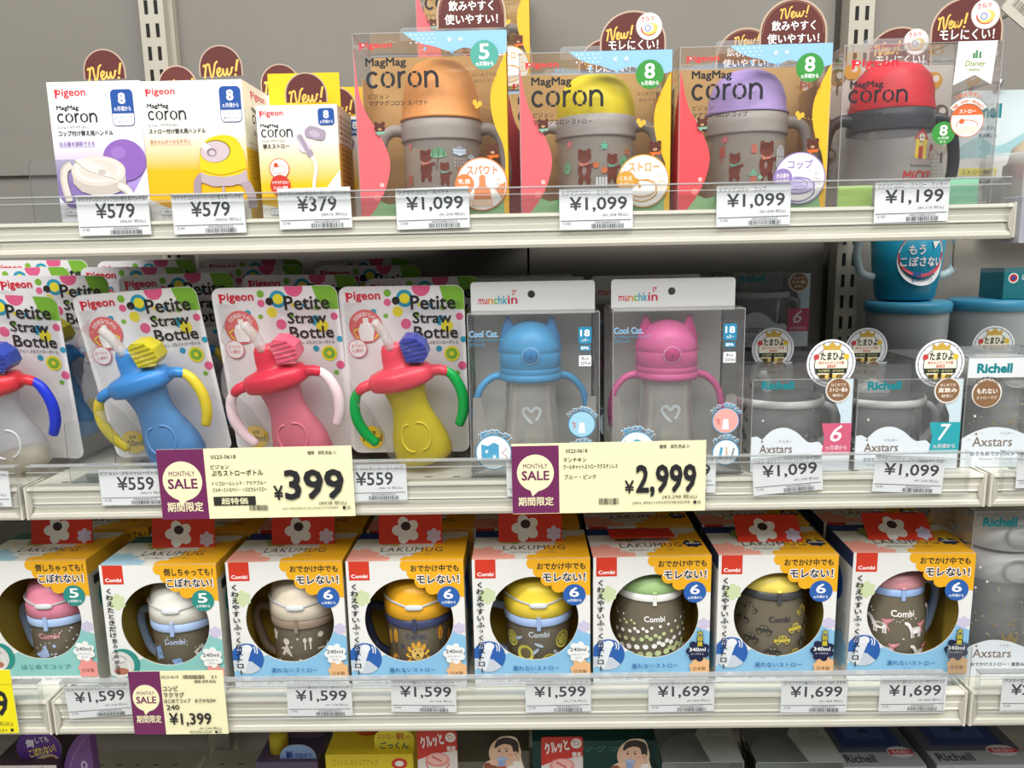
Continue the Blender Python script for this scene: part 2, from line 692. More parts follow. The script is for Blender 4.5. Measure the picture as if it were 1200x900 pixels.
def barrel(cx, cy, rad, z0=0.0, W=0.0):
    """wrap a sheet of width W round the front of a turned body; rad(z) gives its radius"""
    def fn(u, v, o):
        r = rad(z0 + v) + o + .0004
        a = (u - W / 2) / max(rad(z0 + v), .01)
        return (cx + r * math.sin(a), cy - r * math.cos(a), z0 + v)
    return fn


def prof_rad(prof):
    def f(z):
        for (r0, z0), (r1, z1) in zip(prof, prof[1:]):
            if z0 <= z <= z1 and z1 > z0:
                return r0 + (r1 - r0) * (z - z0) / (z1 - z0)
        return prof[-1][0] if z > prof[-1][1] else prof[0][0]
    return f

# ------------------------------------------------------------ the place: floor, back wall of the shelving, posts
BACK = .36
TOP, MID, BOT, LOW = 1.3935, 1.149, .925, .640          # deck heights
panel = speckled('#75716a', '#7e7a73', 9, .6, .03, 'panel_paint')
steel = speckled('#cdcabc', '#d6d3c6', 30, .38, .02, 'shelf_paint', (1, 6, 6))
dark = ink('#1b1a18', rough=.8)
mb = MB()
mb.box(-2.5, 2.5, -3.5, 1.0, -.05, 0, speckled('#b9b4a8', '#c9c4b8', 6, .35, 0, 'vinyl_floor'))
struct(mb.build('floor'))
mb = MB()
for x0, x1 in ((-1.34, -.890), (-.888, -.452), (-.428, .0305), (.0335, .428), (.468, .90), (.904, 1.36)):
    mb.box(x0, x1, BACK, BACK + .012, .12, 1.95, panel)
mb.box(-1.34, 1.36, BACK + .012, BACK + .03, .12, 1.95, speckled('#5e5a52', '#66625a', 9, .7, 0, 'panel_back'))
z0, z1 = at(30, 206, BACK).z, at(30, 161, BACK).z
mb.box(-1.34, -.466, BACK - .006, BACK, z0, z1, panel)
struct(mb.build('wall_back'))
mb = MB()
mb.box(-1.34, 1.36, .03, BACK + .03, 0, .12, speckled('#3a3835', '#45423e', 9, .6, 0, 'plinth_paint'))
struct(mb.build('baseboard_front'))

post_paint = speckled('#aaa698', '#b3afa1', 20, .4, .02, 'post_paint')
for px, lab in ((181, 'slotted cream steel post behind the small cartons on the left'),
                (1008, 'slotted cream steel post behind the red capped cup pack')):
    x = at(px, 50, .335).x
    t = thing('shelf_post', lab, 'post', (x, BACK, 0), group='slotted posts behind the shelves')
    mb = MB()
    mb.box(-.0155, .0155, -.026, 0, .0, 1.95, post_paint)
    mb.box(.0155, .021, -.012, 0, .0, 1.95, post_paint)
    k = 0
    z = .70
    while z < 1.93:
        for sx in (-.0062, .0062):
            mb.add([(sx - .0023, -.0263, z), (sx + .0023, -.0263, z), (sx + .0023, -.0263, z + .0165), (sx - .0023, -.0263, z + .0165)], [(0, 1, 2, 3)], dark)
        z += .0275
    mb.build('upright', t)

# ------------------------------------------------------------ shelves: deck, rolled front edge, clear price channel
rail_clear = clear('#fcfdfd', .10, .022, .08)
rail_edge = clear('#eef2f2', .6, .35, .1)


def shelf(x0, x1, ztop, zbot, deck, r0, r1, label, end=None, tag_h=1.0):
    t = thing('gondola_shelf', label, 'shelf', ((x0 + x1) / 2, 0, deck), group='steel gondola shelves')
    ox, oz = (x0 + x1) / 2, deck
    X0, X1 = x0 - ox, x1 - ox
    d = MB()
    d.box(X0 + .004, X1 - .004, .004, BACK - .028, -.014, -.0005, steel)
    x = X0 + .03
    while x < X1 - .03:                    # pressed slots along the front of the deck
        for yy in (.017, BACK - .06):
            d.add([(x + a, yy + b, -.0001) for a, b in ((-.0035, -.0013), (.0035, -.0013), (.0035, .0013), (-.0035, .0013))], [(0, 1, 2, 3)], ink('#6d6a62', rough=.8))
        x += .027
    for q in range(1, 4):                  # seams between the deck pans
        xx = X0 + (X1 - X0) * q / 4
        d.add([(xx - .0008, .03, -.0001), (xx + .0008, .03, -.0001), (xx + .0008, BACK - .03, -.0001), (xx - .0008, BACK - .03, -.0001)], [(0, 1, 2, 3)], ink('#8a867b', rough=.8))
    d.build('deck', t)
    a, b = ztop - oz, zbot - oz
    h = a - b
    prof = [(.014, a - .001), (.003, a), (.0005, a - .0012), (.0, a - .003), (.0022, a - .0042), (.0022, a - .30 * h), (.0016, a - .32 * h), (.0016, a - .46 * h), (.0005, a - .49 * h),
            (.0005, a - .515 * h), (.003, a - .525 * h), (.0018, a - .56 * h), (.0012, b + .23 * h), (.0, b + .2 * h), (-.0004, b + .1 * h), (.0008, b + .02 * h), (.004, b), (.02, b + .001), (.02, b + .004)]
    l = MB()
    n = len(prof)
    for e0, e1 in ((X0, X1),):
        vs = [(e0, y, z) for y, z in prof] + [(e1, y, z) for y, z in prof]
        l.add(vs, [(i, n + i, n + i + 1, i + 1) for i in range(n - 1)], steel)
    for e, s in ((X0, 1), (X1, -1)):       # turned-in ends
        l.box(min(e, e + s * .0022), max(e, e + s * .0022), -.0006, .03, b + .001, a + .001, steel)
        pts = []
        for i in range(9):                 # the dark curved gap beside each end
            q = i / 8
            pts.append((q, math.sin(PI * q)))
        zz = [b + .12 * h + (a - b) * .78 * q for q, _ in pts]
        l.add([(e + s * .0026, -.0007, z_) for z_ in zz] + [(e + s * (.0034 + .004 * m_), -.0007, z_) for z_, (_, m_) in zip(zz, pts)],
              [(i, i + 1, 10 + i, 9 + i) for i in range(8)], ink('#b9b6a8'))
    l.build('front_lip', t)
    c = MB()
    R0, R1 = r0 - ox, r1 - ox
    g1, g0 = a + .0225, a - .50 * h
    c.add([(R0, -.0032, g0), (R1, -.0032, g0), (R1, -.0032, g1), (R0, -.0032, g1)], [(0, 1, 2, 3)], rail_clear)
    c.add([(R0, .0045, a + .0005), (R1, .0045, a + .0005), (R1, .0045, g1 - .003), (R0, .0045, g1 - .003)], [(0, 1, 2, 3)], rail_clear)
    for zz, th in ((g1, .0012), (g1 - .006, .0008), (g0, .0008)):
        c.box(R0, R1, -.0042, -.0032, zz - th, zz, rail_edge)
    c.box(R0, R1, -.0032, .0045, g1 - .0014, g1 - .0005, rail_edge)
    c.box(R0, R0 + .0006, -.004, .0045, g0, g1, rail_clear)
    c.box(R1 - .0006, R1, -.004, .0045, g0, g1, rail_clear)
    c.build('price_channel', t)
    if end is not None:
        e = MB()
        m = speckled('#8f919c', '#a7a9b3', 60, .5, .05, 'worn_plastic')
        e.prism([(x, -y) for x, y in rr(X1 + .0003, -(a + .0055), X1 + .0075, -(b - .004), [.001, .005, .003, .001])], -.006, .02, m)
        e.build('end_cap', t)
    return t


L, J, R_ = -.4513, .0028, .4513
shelf(L - .0, R_ + .004, TOP - .0007, 1.3625, TOP, L + .004, at(1181, 240).x - .001, 'upper cream steel shelf holding the dome capped cup packs', end=1)
shelf(L + .001, R_ - .001, MID - .0006, 1.1163, MID, at(36, 570).x, at(1135, 540).x, 'middle cream steel shelf under the straw bottles and the cat eared cups')
shelf(L + .001, R_ - .001, .9286, .8916, BOT, at(76, 830).x, at(1105, 810).x, 'lower cream steel shelf under the row of boxed mugs')
shelf(L + .001, R_ - .001, LOW + .001, LOW - .036, LOW, L + .01, R_ - .02, 'lowest dim steel shelf with perforated deck, at the bottom edge')
shelf(L - .905, L - .0025, MID - .0006, 1.1163, MID, L - .9, at(23, 570).x, 'neighbouring steel shelf left of the joint, under the blue handled bottle')
shelf(L - .905, L - .0025, .9286, .8916, BOT, L - .9, at(50, 830).x, 'neighbouring steel shelf left of the joint, behind the yellow price card')
shelf(R_ + .0025, R_ + .905, MID - .0006, 1.1163, MID, at(1173, 555).x, R_ + .9, 'neighbouring steel shelf right of the joint, under the sparkly straw mug box')
shelf(R_ + .0025, R_ + .905, .9286, .8916, BOT, at(1144, 815).x, R_ + .9, 'neighbouring steel shelf right of the joint, under the two tier clear box')
shelf(R_ + .0025, R_ + .905, LOW + .001, LOW - .036, LOW, R_ + .03, R_ + .9, 'neighbouring lowest shelf in the bottom right corner')
shelf(L - .905, L - .0025, LOW + .001, LOW - .036, LOW, L - .9, L - .02, 'neighbouring lowest shelf in the bottom left corner')


# free-standing folded clear guards behind the price channels
def guard(px0, px1, pyt, Y, deck, lab, r=.006):
    a, b = at(px0, pyt, Y), at(px1, pyt, Y)
    W, H = b.x - a.x, a.z - deck
    t = thing('clear_guard', lab, 'guard', (a.x, Y, deck), group='clear guard plates on the shelves')
    m = MB()
    out = [(x, -y) for x, y in rr(0, -H, W, 0, [r, r, .0005, .0005])]
    m.prism(out[::-1], 0, .0009, clear('#f8fafa', .18, .025, .07), edge=clear('#5c6264', .6, .25, .1))
    m.build('plate', t)
    f = MB()
    f.box(0, W, .0009, .03, .0002, .0010, clear('#f1f4f4', .25, .05, .07))
    f.build('foot', t)


guard(32, 120, 188, .010, TOP, 'clear guard plate standing empty at the far left of the upper shelf')
guard(74, 130, 494, .0135, MID, 'clear guard plate under the blue straw bottle, by the left joint')
guard(1112, 1140, 755, .012, BOT, 'clear guard plate at the right end of the mug box row')


# ------------------------------------------------------------ price tags and sale cards
def price_tag(cx, cy, name, price, small, lab, rot=0.0, Y=-.0012, hide_r=None, w=81, h=44.5, cat='price tag'):
    c = at(cx, cy, Y)
    W = .0642 * w / 81
    H = .0350
    t = MB()
    t.prism([(-W / 2, -H / 2), (W / 2, -H / 2), (W / 2, H / 2), (-W / 2, H / 2)], 0, .0004, '#f3f5f7')
    s = Sheet(t, front(0, -W / 2, -H / 2), 0, 0, 80, 44, W, H)
    d = '#3e4044'
    n = len(name)
    s.tx(name, 2.5, 2.0, min(77, 3 + n * 4.6), 7.2, '#55575b', .006)
    s.tx(price, 40 - 9.6 * len(price) / 2 + 3 - 3, 9, 40 + 9.6 * len(price) / 2 + 5, 25.5, d, .018)
    s.tx(small, 47, 27.3, 75, 31.2, '#77797d')
    s.line([(1.5, 34.6), (78, 34.6)], .7, '#4a4c50')
    s.tx('3140', 4, 36, 12, 39, '#8a8c90')
    s.tx('4902508054323', 38, 35.6, 66, 37.9, '#77797d')
    s.bars(35, 38.3, 70, 43, '#5a5c60', len(name) + len(price) * 7 + int(cx))
    o = t.build('price_tag')
    o.location = c
    o.rotation_euler = (0, math.radians(rot), 0)
    tag(o, lab, cat, 'white shelf price tags')
    return o


price_tag(133, 252, 'マグマグコロンコップ付け替え用ハンドル', '¥579', '(¥636 税込)', 'white ¥579 tag under the purple and white carton', -.3)
price_tag(244.5, 250, 'マグマグコロンストロー付け替え用ハンドル', '¥579', '(¥636 税込)', 'white ¥579 tag under the yellow and white handle carton', -.5)
price_tag(369, 244, 'マグマグコロン替えストロー　2セット入', '¥379', '(¥416 税込)', 'white ¥379 tag under the small straw carton', -.6)
price_tag(507, 244, 'マグマグコロン　スパウト', '¥1,099', '(¥1,208 税込)', 'white ¥1,099 tag under the orange capped cup pack', -.8)
price_tag(698.5, 244.5, 'マグマグコロン　ストロー', '¥1,099', '(¥1,208 税込)', 'white ¥1,099 tag under the yellow capped cup pack', -.4)
price_tag(883, 240.5, 'マグマグコロン　コップ', '¥1,099', '(¥1,208 税込)', 'white ¥1,099 tag under the purple capped cup pack', -.8)
price_tag(1068.5, 236, 'マグマグコロン　ストロー　ミッキー', '¥1,199', '(¥1,318 税込)', 'white ¥1,199 tag under the red capped cup pack', -.8)
price_tag(157, 571, 'ピジョン）ぷちストローボトルAB', '¥559', '(¥614 税込)', 'white ¥559 tag under the blue straw bottle', -.4)
price_tag(436.5, 565.5, 'ピジョン）ぷちストローボトルYE', '¥559', '(¥614 税込)', 'white ¥559 tag under the yellow straw bottle', -.6)
price_tag(-28, 573, 'ピジョン）ぷちストローボトル　トリコロール', '¥559', '(¥614 税込)', 'white price tag cut by the left edge, beside the shelf joint', 1)
price_tag(634, 560, 'マンチキン　クールキャットストロー', '¥3,499', '(¥3,848 税込)', 'white tag mostly covered by the ¥2,999 sale card, its left edge showing', -.5)
price_tag(798, 557, 'マンチキン　クールキャットストローマ', '¥3,499', '(¥3,848 税込)', 'white tag mostly covered by the ¥2,999 sale card, its right edge showing', -.5)
price_tag(923, 556, 'アスターおうちコップマグストロータイプLG', '¥1,099', '(¥1,208 税込)', 'tilted white ¥1,099 tag under the cup box with the pink 6', -4.2)
price_tag(1065, 556, 'アスターおうちコップマグ直飲みタイプLG', '¥1,099', '(¥1,208 税込)', 'tilted white ¥1,099 tag under the cup box with the teal 7', 3.0)
price_tag(1233, 550, 'アスターおでかけ', '¥1,699', '(¥1,868 税込)', 'white tag cut by the right edge, under the straw mug box', -.5)
price_tag(115.5, 821, 'コンビラクマグはじめてコップ240ミニ・ピンク', '¥1,599', '(¥1,758 税込)', 'tilted white ¥1,599 tag under the pink lidded mug box', -4.0)
price_tag(374.5, 820, 'コンビラクマグ漏れないストロー240キャンプIV', '¥1,599', '(¥1,758 税込)', 'white ¥1,599 tag under the cream lidded mug box', .2)
price_tag(496.5, 815.5, 'コンビラクマグ漏れないストロー240らいおんYE', '¥1,599', '(¥1,758 税込)', 'white ¥1,599 tag under the lion mug box', 1.0)
price_tag(654, 815.5, 'コンビラクマグ漏れないストロー240レモンYE', '¥1,599', '(¥1,758 税込)', 'white ¥1,599 tag under the lemon mug box', -.8)
price_tag(798.5, 815, 'コンビラクマグ漏れないストロー340ソーダGR', '¥1,699', '(¥1,868 税込)', 'white ¥1,699 tag under the green lidded mug box', -.8)
price_tag(954, 815.5, 'コンビラクマグ漏れないストロー340くるまYE', '¥1,699', '(¥1,868 税込)', 'white ¥1,699 tag under the car patterned mug box', .0)
price_tag(1069.5, 814, 'コンビラクマグ漏れないストロー340ペガサスLP', '¥1,699', '(¥1,868 税込)', 'white ¥1,699 tag under the winged pony mug box', -.3)
price_tag(1212.5, 813, 'アスターおでかけストロー', '¥2,299', '(¥2,528 税込)', 'white ¥2,299 tag cut by the right edge of the lower shelf', .0)

CREAM, PLUM = '#f4efc4', '#712a5a'


def sale_card(x0, y0, x1, y1, lab, art, Y=-.0055, rot=0.0):
    a, b = at(x0, y1, Y), at(x1, y1, Y)
    W, H = b.x - a.x, at(x0, y0, Y).z - a.z
    t = MB()
    t.prism([(0, 0), (W, 0), (W, H), (0, H)], 0, .0006, CREAM)
    s = Sheet(t, front(), x0, y0, x1, y1, W, H)
    art(s)
    o = t.build('sale_card')
    o.location = a
    o.rotation_euler = (0, math.radians(rot), 0)
    tag(o, lab, 'sale card', 'sale cards clipped to the shelf edges')


def sale_badge(s, x0, y0, x1, y1, cx, cy, r):
    s.rect(x0, y0, x1, y1, PLUM)
    s.circ(cx, cy, r, CREAM, ry=r)
    s.poly([(cx - r * .3, cy + r * .9), (cx + r * .25, cy + r * .9), (cx - r * .18, cy + r * 1.28)], CREAM)
    s.tx('MONTHLY', cx - r * .66, cy - r * .5, cx + r * .66, cy - r * .24, PLUM, .01)
    s.tx('SALE', cx - r * .75, cy - r * .12, cx + r * .75, cy + r * .4, PLUM, .03)


def art399(s):
    sale_badge(s, 191, 527, 246, 609, 218.5, 564, 23)
    s.tx('期間限定', 198, 588.5, 240, 600, CREAM, .02)
    k = '#2f2f2c'
    s.tx('0523-0618', 254, 534.5, 283, 539, k, .01)
    s.tx('種類　調乳用品 31', 366, 532, 399, 536.5, k, .005)
    s.tx('ピジョン', 253, 545.5, 274, 551, k, .015)
    s.tx('ぷちストローボトル', 253, 552, 313, 559, k, .02)
    s.tx('トリコロールレッド・アクアブルー', 253, 565, 316, 570, k, .015)
    s.tx('ミルキーストロベリー・トロピカルイエロー', 253, 572.5, 316, 577.5, k, .015)
    s.rect(253, 583, 302, 593.5, k)
    s.tx('超特価', 262, 584.5, 293, 592.3, CREAM, .02)
    s.bars(294, 593.5, 316, 600, k, 5)
    s.tx('¥', 324, 571, 335, 588, BLACK, .02)
    s.tx('399', 337, 553, 406, 588, BLACK, .03)
    s.tx('(¥438 税込)', 376, 590, 408, 595.5, k)
    s.tx('JAN 4902508102100/13766/12715/00097', 333, 597, 398, 600, k)
    s.rect(403, 596.6, 406.5, 600, k)
    s.ring(410, 598.3, 1.6, .6, k)


def art2999(s):
    sale_badge(s, 601, 523, 656, 602, 628.5, 554.5, 21.5)
    s.tx('期間限定', 608, 582.5, 649, 593, CREAM, .02)
    k = '#2f2f2c'
    s.tx('0523-0618', 664, 527.5, 689, 532, k, .01)
    s.tx('種類　調乳用品 31', 772, 524.5, 807, 529, k, .005)
    s.tx('マンチキン', 661, 537.5, 688, 542.5, k, .015)
    s.tx('クールキャットストローマグステンレス', 661, 545, 724, 551, k, .02)
    s.tx('ブルー・ピンク', 662, 557, 699, 562.5, k, .015)
    s.bars(702, 585.5, 725, 593, k, 9)
    s.tx('¥', 732, 565, 743, 580, BLACK, .02)
    s.tx('2,999', 745, 547, 815, 585, BLACK, .03)
    s.tx('(¥3,298 税込)', 776, 582.5, 816, 588, k)
    s.tx('JAN 4943169247298/50398', 741, 590, 808, 593.8, k)
    s.rect(812, 590, 815.4, 593.5, k)
    s.ring(818.6, 591.8, 1.6, .6, k)


def art1399(s):
    sale_badge(s, 158, 787, 195, 861, 176, 818, 15.5)
    s.tx('期間限定', 162.5, 838, 191.5, 847, CREAM, .02)
    k = '#2f2f2c'
    s.tx('0523-0618', 196, 792, 216, 795.5, k)
    s.bars(221, 791.5, 247, 796, k, 4)
    s.tx('31', 254, 792, 260, 795.5, k)
    s.tx('種類 調乳用品', 234, 797.3, 259, 800.5, k, .01)
    s.tx('コンビ', 197, 803.5, 214.5, 809.5, k, .02)
    s.tx('ラクマグ', 197, 811, 221, 817, k, .02)
    s.tx('はじめてコップ　おさかなSW', 197, 818.5, 257, 823.5, k, .02)
    s.tx('240', 199, 825.5, 214, 831.5, k, .02)
    s.tx('¥1,399', 201, 835, 250, 851, BLACK, .02)
    s.tx('(¥1,538 税込)', 235, 852, 261, 855.5, k)
    s.tx('4972990170287', 223, 856.5, 250, 859.2, k)
    s.rect(253, 856.5, 256, 859.3, k)
    s.ring(259, 857.8, 1.3, .5, k)


def art_yellow(s):
    s.rect(-95, 787, 22.8, 861, '#f0e318')
    k = '#2f2f2c'
    s.tx('調乳用品 31', -40, 796, 8, 801, k, .01)
    s.line([(-95, 804), (22.8, 804)], .5, '#8b8420')
    s.tx('¥1,099', -72, 810, 15, 845, BLACK, .03)
    s.tx('(¥1,208 税込)', -30, 847, 17, 853, k)
    s.tx('4987461231', -30, 856, 9, 859, k)
    s.rect(13.5, 855.5, 17, 859, k)


sale_card(191, 527, 417, 609, 'cream and plum ¥399 sale card clipped below the straw bottles', art399, rot=-.35)
sale_card(601, 520.5, 826, 602.5, 'cream and plum ¥2,999 sale card clipped below the cat eared cups', art2999, rot=-.3)
sale_card(158, 787, 268, 861, 'small cream and plum ¥1,399 sale card below the white lidded mug box', art1399, rot=-.1)
sale_card(-95, 787, 22.8, 861, 'bright yellow price card cut by the left edge', art_yellow, rot=-.5)

# ------------------------------------------------------------ boxed mugs of the lower shelf
MW, MH, MD = .1165, .1365, .078
KU = MW / 100


def arc(cx, cy, r, a0, a1, n=24):
    return [(cx + r * math.cos(math.radians(a0 + (a1 - a0) * i / n)), cy + r * math.sin(math.radians(a0 + (a1 - a0) * i / n))) for i in range(n + 1)]


def mug_carton(root, five, big):
    m = MB()
    HX, HZ, HR = .52 * MW, MH - 54 * KU, 38 * KU
    n = 56
    inner = [(HX + HR * math.cos(2 * PI * i / n), HZ + HR * math.sin(2 * PI * i / n)) for i in range(n)]
    card = speckled('#e9e9e6', '#efefec', 40, .42, 0, 'coated_card')
    rectp = [(0, 0), (MW, 0), (MW, MH), (0, MH)]
    m.prism(rectp, 0, .0007, card, holes=[inner], edge=ink('#cfc9b8'), back=ink('#8f7a35'))
    olive = ink('#c4a944', rough=.7)
    side = ink('#e7e7e4')
    m.box(0, MW, .0007, MD, 0, MH, side, skip='f')                                   # outer walls
    e = .0006
    m.box(e, MW - e, .0008, MD - e, e, MH - e, olive, skip='f')                       # inner faces
    s = Sheet(m, front(), 0, 0, 100, MH / KU, MW, MH)
    hb = MH / KU
    teal, blue = '#2f8f86', '#2c62b0'
    low, patch = ('#8fcac6', '#ef9a94') if five else ('#8ec4e6', '#eebb86')
    s.poly([(0, hb), (0, 101), (12, 93)] + arc(52, 54, 38.2, 125, 14) + [(100, 69), (100, hb)], low)
    s.rect(0, 108.5, 100, hb, '#eceef0')
    s.tx('※くわえやすい形状で、漏れにくい構造です。ご使用前に必ず取扱説明書をお読みください。', 6, 110, 92, 113, '#8a8d93')
    s.cloud(12.5, 33, 7, '#cfdcae', 6)
    s.cloud(94.6, 62, 5.2, '#cfc8e2', 6)
    s.rect(2.5, 0, 20, 17, '#d63b26')
    s.tx('Combi', 4.3, 11.6, 18.2, 15, '#ffffff', .03)
    yel = '#f2b321'
    s.poly([(47, 0), (48, 5), (53, 8), (54, 13), (59, 15), (61, 20), (67, 23), (71, 27), (77, 30), (84, 30), (90, 32), (100, 33), (100, 0)], yel)
    for cx, cy, r in ((51, 4, 5), (57, 11, 5.5), (64, 18.5, 6), (73, 24.5, 6), (82, 27, 6)):
        s.circ(cx, cy, r, yel, n=20)
    if five:
        s.tx('倒しちゃっても！', 55, 3.2, 97, 10.2, BLACK, .03)
        a, b = 'こぼれない！', (57, 12.5, 96, 20.5)
    else:
        s.tx('おでかけ中でも', 55, 3.5, 96, 9.8, BLACK, .03)
        a, b = 'モレない！', (60, 12.5, 96, 20.5)
    s.tx(a, b[0] - .9, b[1] - .9, b[2] + .9, b[3] + .9, '#f6f6f4', .095)
    s.tx(a, *b, BLACK, .035)
    s.circ(86.5, 32.5, 9.6, teal if five else blue, n=36)
    s.tx('5' if five else '6', 82.3, 25.8, 90.6, 34.5, '#ffffff', .02)
    s.tx('ヵ月頃から', 80.5, 36.3, 92.5, 38.8, '#ffffff', .02)
    # corner picture
    if five:
        s.circ(12.5, 90, 14, teal, n=36)
        s.circ(9, 91, 12.5, '#d9d6d2', n=30)
        s.circ(9, 86, 6.5, '#b9b6b4', ry=4)
        s.circ(9, 86, 4.5, '#dedbd8', ry=2.6)
        s.circ(10, 97, 6.5, '#b5705a', ry=3.2)
        s.ring(9, 94, 8.5, .8, '#efeeec', 0, 359, 8)
        s.vtx('くわえたときだけ', 6.3, 20, 66, 7.0, BLACK, .03)
        s.vtx('飲みものが出る', 7.0, 66, 100, 4.8, BLACK)
        s.tx('はじめてコップ', 32, 96.5, 76, 101, '#2f7f88', .01, space=1.1)
    else:
        s.circ(12.5, 88.5, 14.3, blue, n=36)
        s.poly(arc(12.5, 88.5, 14.3, 175, 40) + [(16, 91)], '#c9d2dc')
        s.line([(6, 100), (13, 79)], 7.5, '#e5e9ee')
        s.circ(13, 79, 4.4, '#eef1f5', ry=3.6)
        for a0 in (130, -20):
            for r in (6.5, 8.5):
                s.ring(13.3, 81, r, .8, '#ffffff', a0, a0 + 55)
        s.vtx('くわえやすいふっくらストロー', 6.2, 19.5, 104, 7.4, BLACK, .03)
        s.tx('漏れないストロー', 33, 97, 73, 101.5, '#2d6aa6', .01, space=1.1)
        s.tx('ストロー', 47, 103, 55, 104.5, '#2d6aa6')
    s.cloud(92, 100, 8.5, patch, 7, ry=8.5)
    s.rect(84, 100, 100, 108.5, patch)
    s.tx('日本製', 86, 101, 97, 104.5, '#6b4a2c', .01)
    if big:
        s.cloud(90, 86, 9.5, '#1f2547', 7)
        s.tx('340ml', 82.5, 83, 96.5, 86.6, '#ffffff', .02)
        s.tx('ラージボトル', 84, 88, 95, 89.8, '#ffffff')
        s.vtx('大容量', 91.5, 67, 82, 5.8, BLACK, .09)
        s.vtx('大容量', 91.5, 67, 82, 5.6, '#f2e04c', .01)
    else:
        s.cloud(90, 84.5, 9, '#f4f4f2', 7)
        s.tx('240ml', 82.5, 80.5, 96.5, 84, '#4a4d52', .02)
        s.tx('スタンダード', 84, 86, 95, 87.8, '#4a4d52')
        s.tx('ボトル', 87, 89, 92.5, 90.7, '#4a4d52')
    # lid of the carton
    hd = MD / KU
    t = Sheet(m, ontop(0, MH), 0, 0, 100, hd, MW, MD)
    t.rect(0, 0, 100, hd, '#dfe0d6')
    t.rect(0, 0, 60, 16, '#2d6b60' if five else '#23407e')
    t.cloud(34, 20, 13, '#a9b36a', 7)
    pc = '#9fc6da' if five else '#eda393'
    t.cloud(10, 56, 16, pc, 7)
    t.cloud(28, 64, 9, pc, 6)
    t.poly([(47, hd), (50, 60), (58, 54), (62, 44), (72, 38), (78, 26), (88, 18), (100, 10), (100, hd)], yel)
    for cx, cy, r in ((52, 63, 6), (61, 54, 6), (68, 43, 6), (78, 33, 7), (88, 22, 7)):
        t.circ(cx, cy, r, yel, n=18)
    t.tx('LAKUMUG', 26, 37, 80, 47, '#3a3a3c', .005, space=1.15)
    t.tx('自分で飲める、楽しい一歩を。', 33, 51, 72, 54.5, '#77756c')
    t.line([(0, hd - .4), (100, hd - .4)], .5, '#efe9d8')
    if big:
        t.cloud(90, 40, 8, '#1f2547', 7)
        t.vtx('大容量', 90, 22, 38, 5.5, '#f2e04c')
        t.tx('340ml', 84, 38, 96, 41.5, '#ffffff', .02)
    # side panels
    for xs, fn in ((0, lambda u, v, o: (-o, MD - u, v)), (1, lambda u, v, o: (MW + o, u, v))):
        q = Sheet(m, fn, 0, 0, hd, hb, MD, MH)
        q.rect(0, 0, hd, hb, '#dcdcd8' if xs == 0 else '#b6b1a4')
        q.rect(0, 0, hd, 14, '#f0b32a' if xs else '#2b3a66')
        q.cloud(hd * .45, 40, 17, '#2c62b0' if not five else '#2f8f86', 30, .03)
        q.cloud(hd * .7, 96, 16, low, 7)
        for i in range(5):
            q.tx('すすぐ口栓とパッキンをはずして洗えます', 8, 62 + i * 4, hd - 8, 64.4 + i * 4, '#77787c')
        q.rect(8, 18, hd * .5, 26, BLACK)
    m.build('carton', root)
    # hang tab
    h = MB()
    TW, TH = .066, .034
    out = [(x, -y) for x, y in rr(-TW / 2, -TH, TW / 2, 0, [.003, .003, .0002, .0002])]
    h.prism(out[::-1], 0, .0006, '#d9391f')
    d = Sheet(h, lambda u, v, o: (u - TW / 2, -o, v), 0, 0, 77, 40, TW, TH)
    d.cloud(33, 22, 15, '#ece9e2', 5, .24)
    d.circ(33, 17, 6, '#3a2a26', ry=5.5)
    d.cloud(67, 29, 8.5, '#cfc6e4', 6, .2)
    return h.build('hang_tab', root)


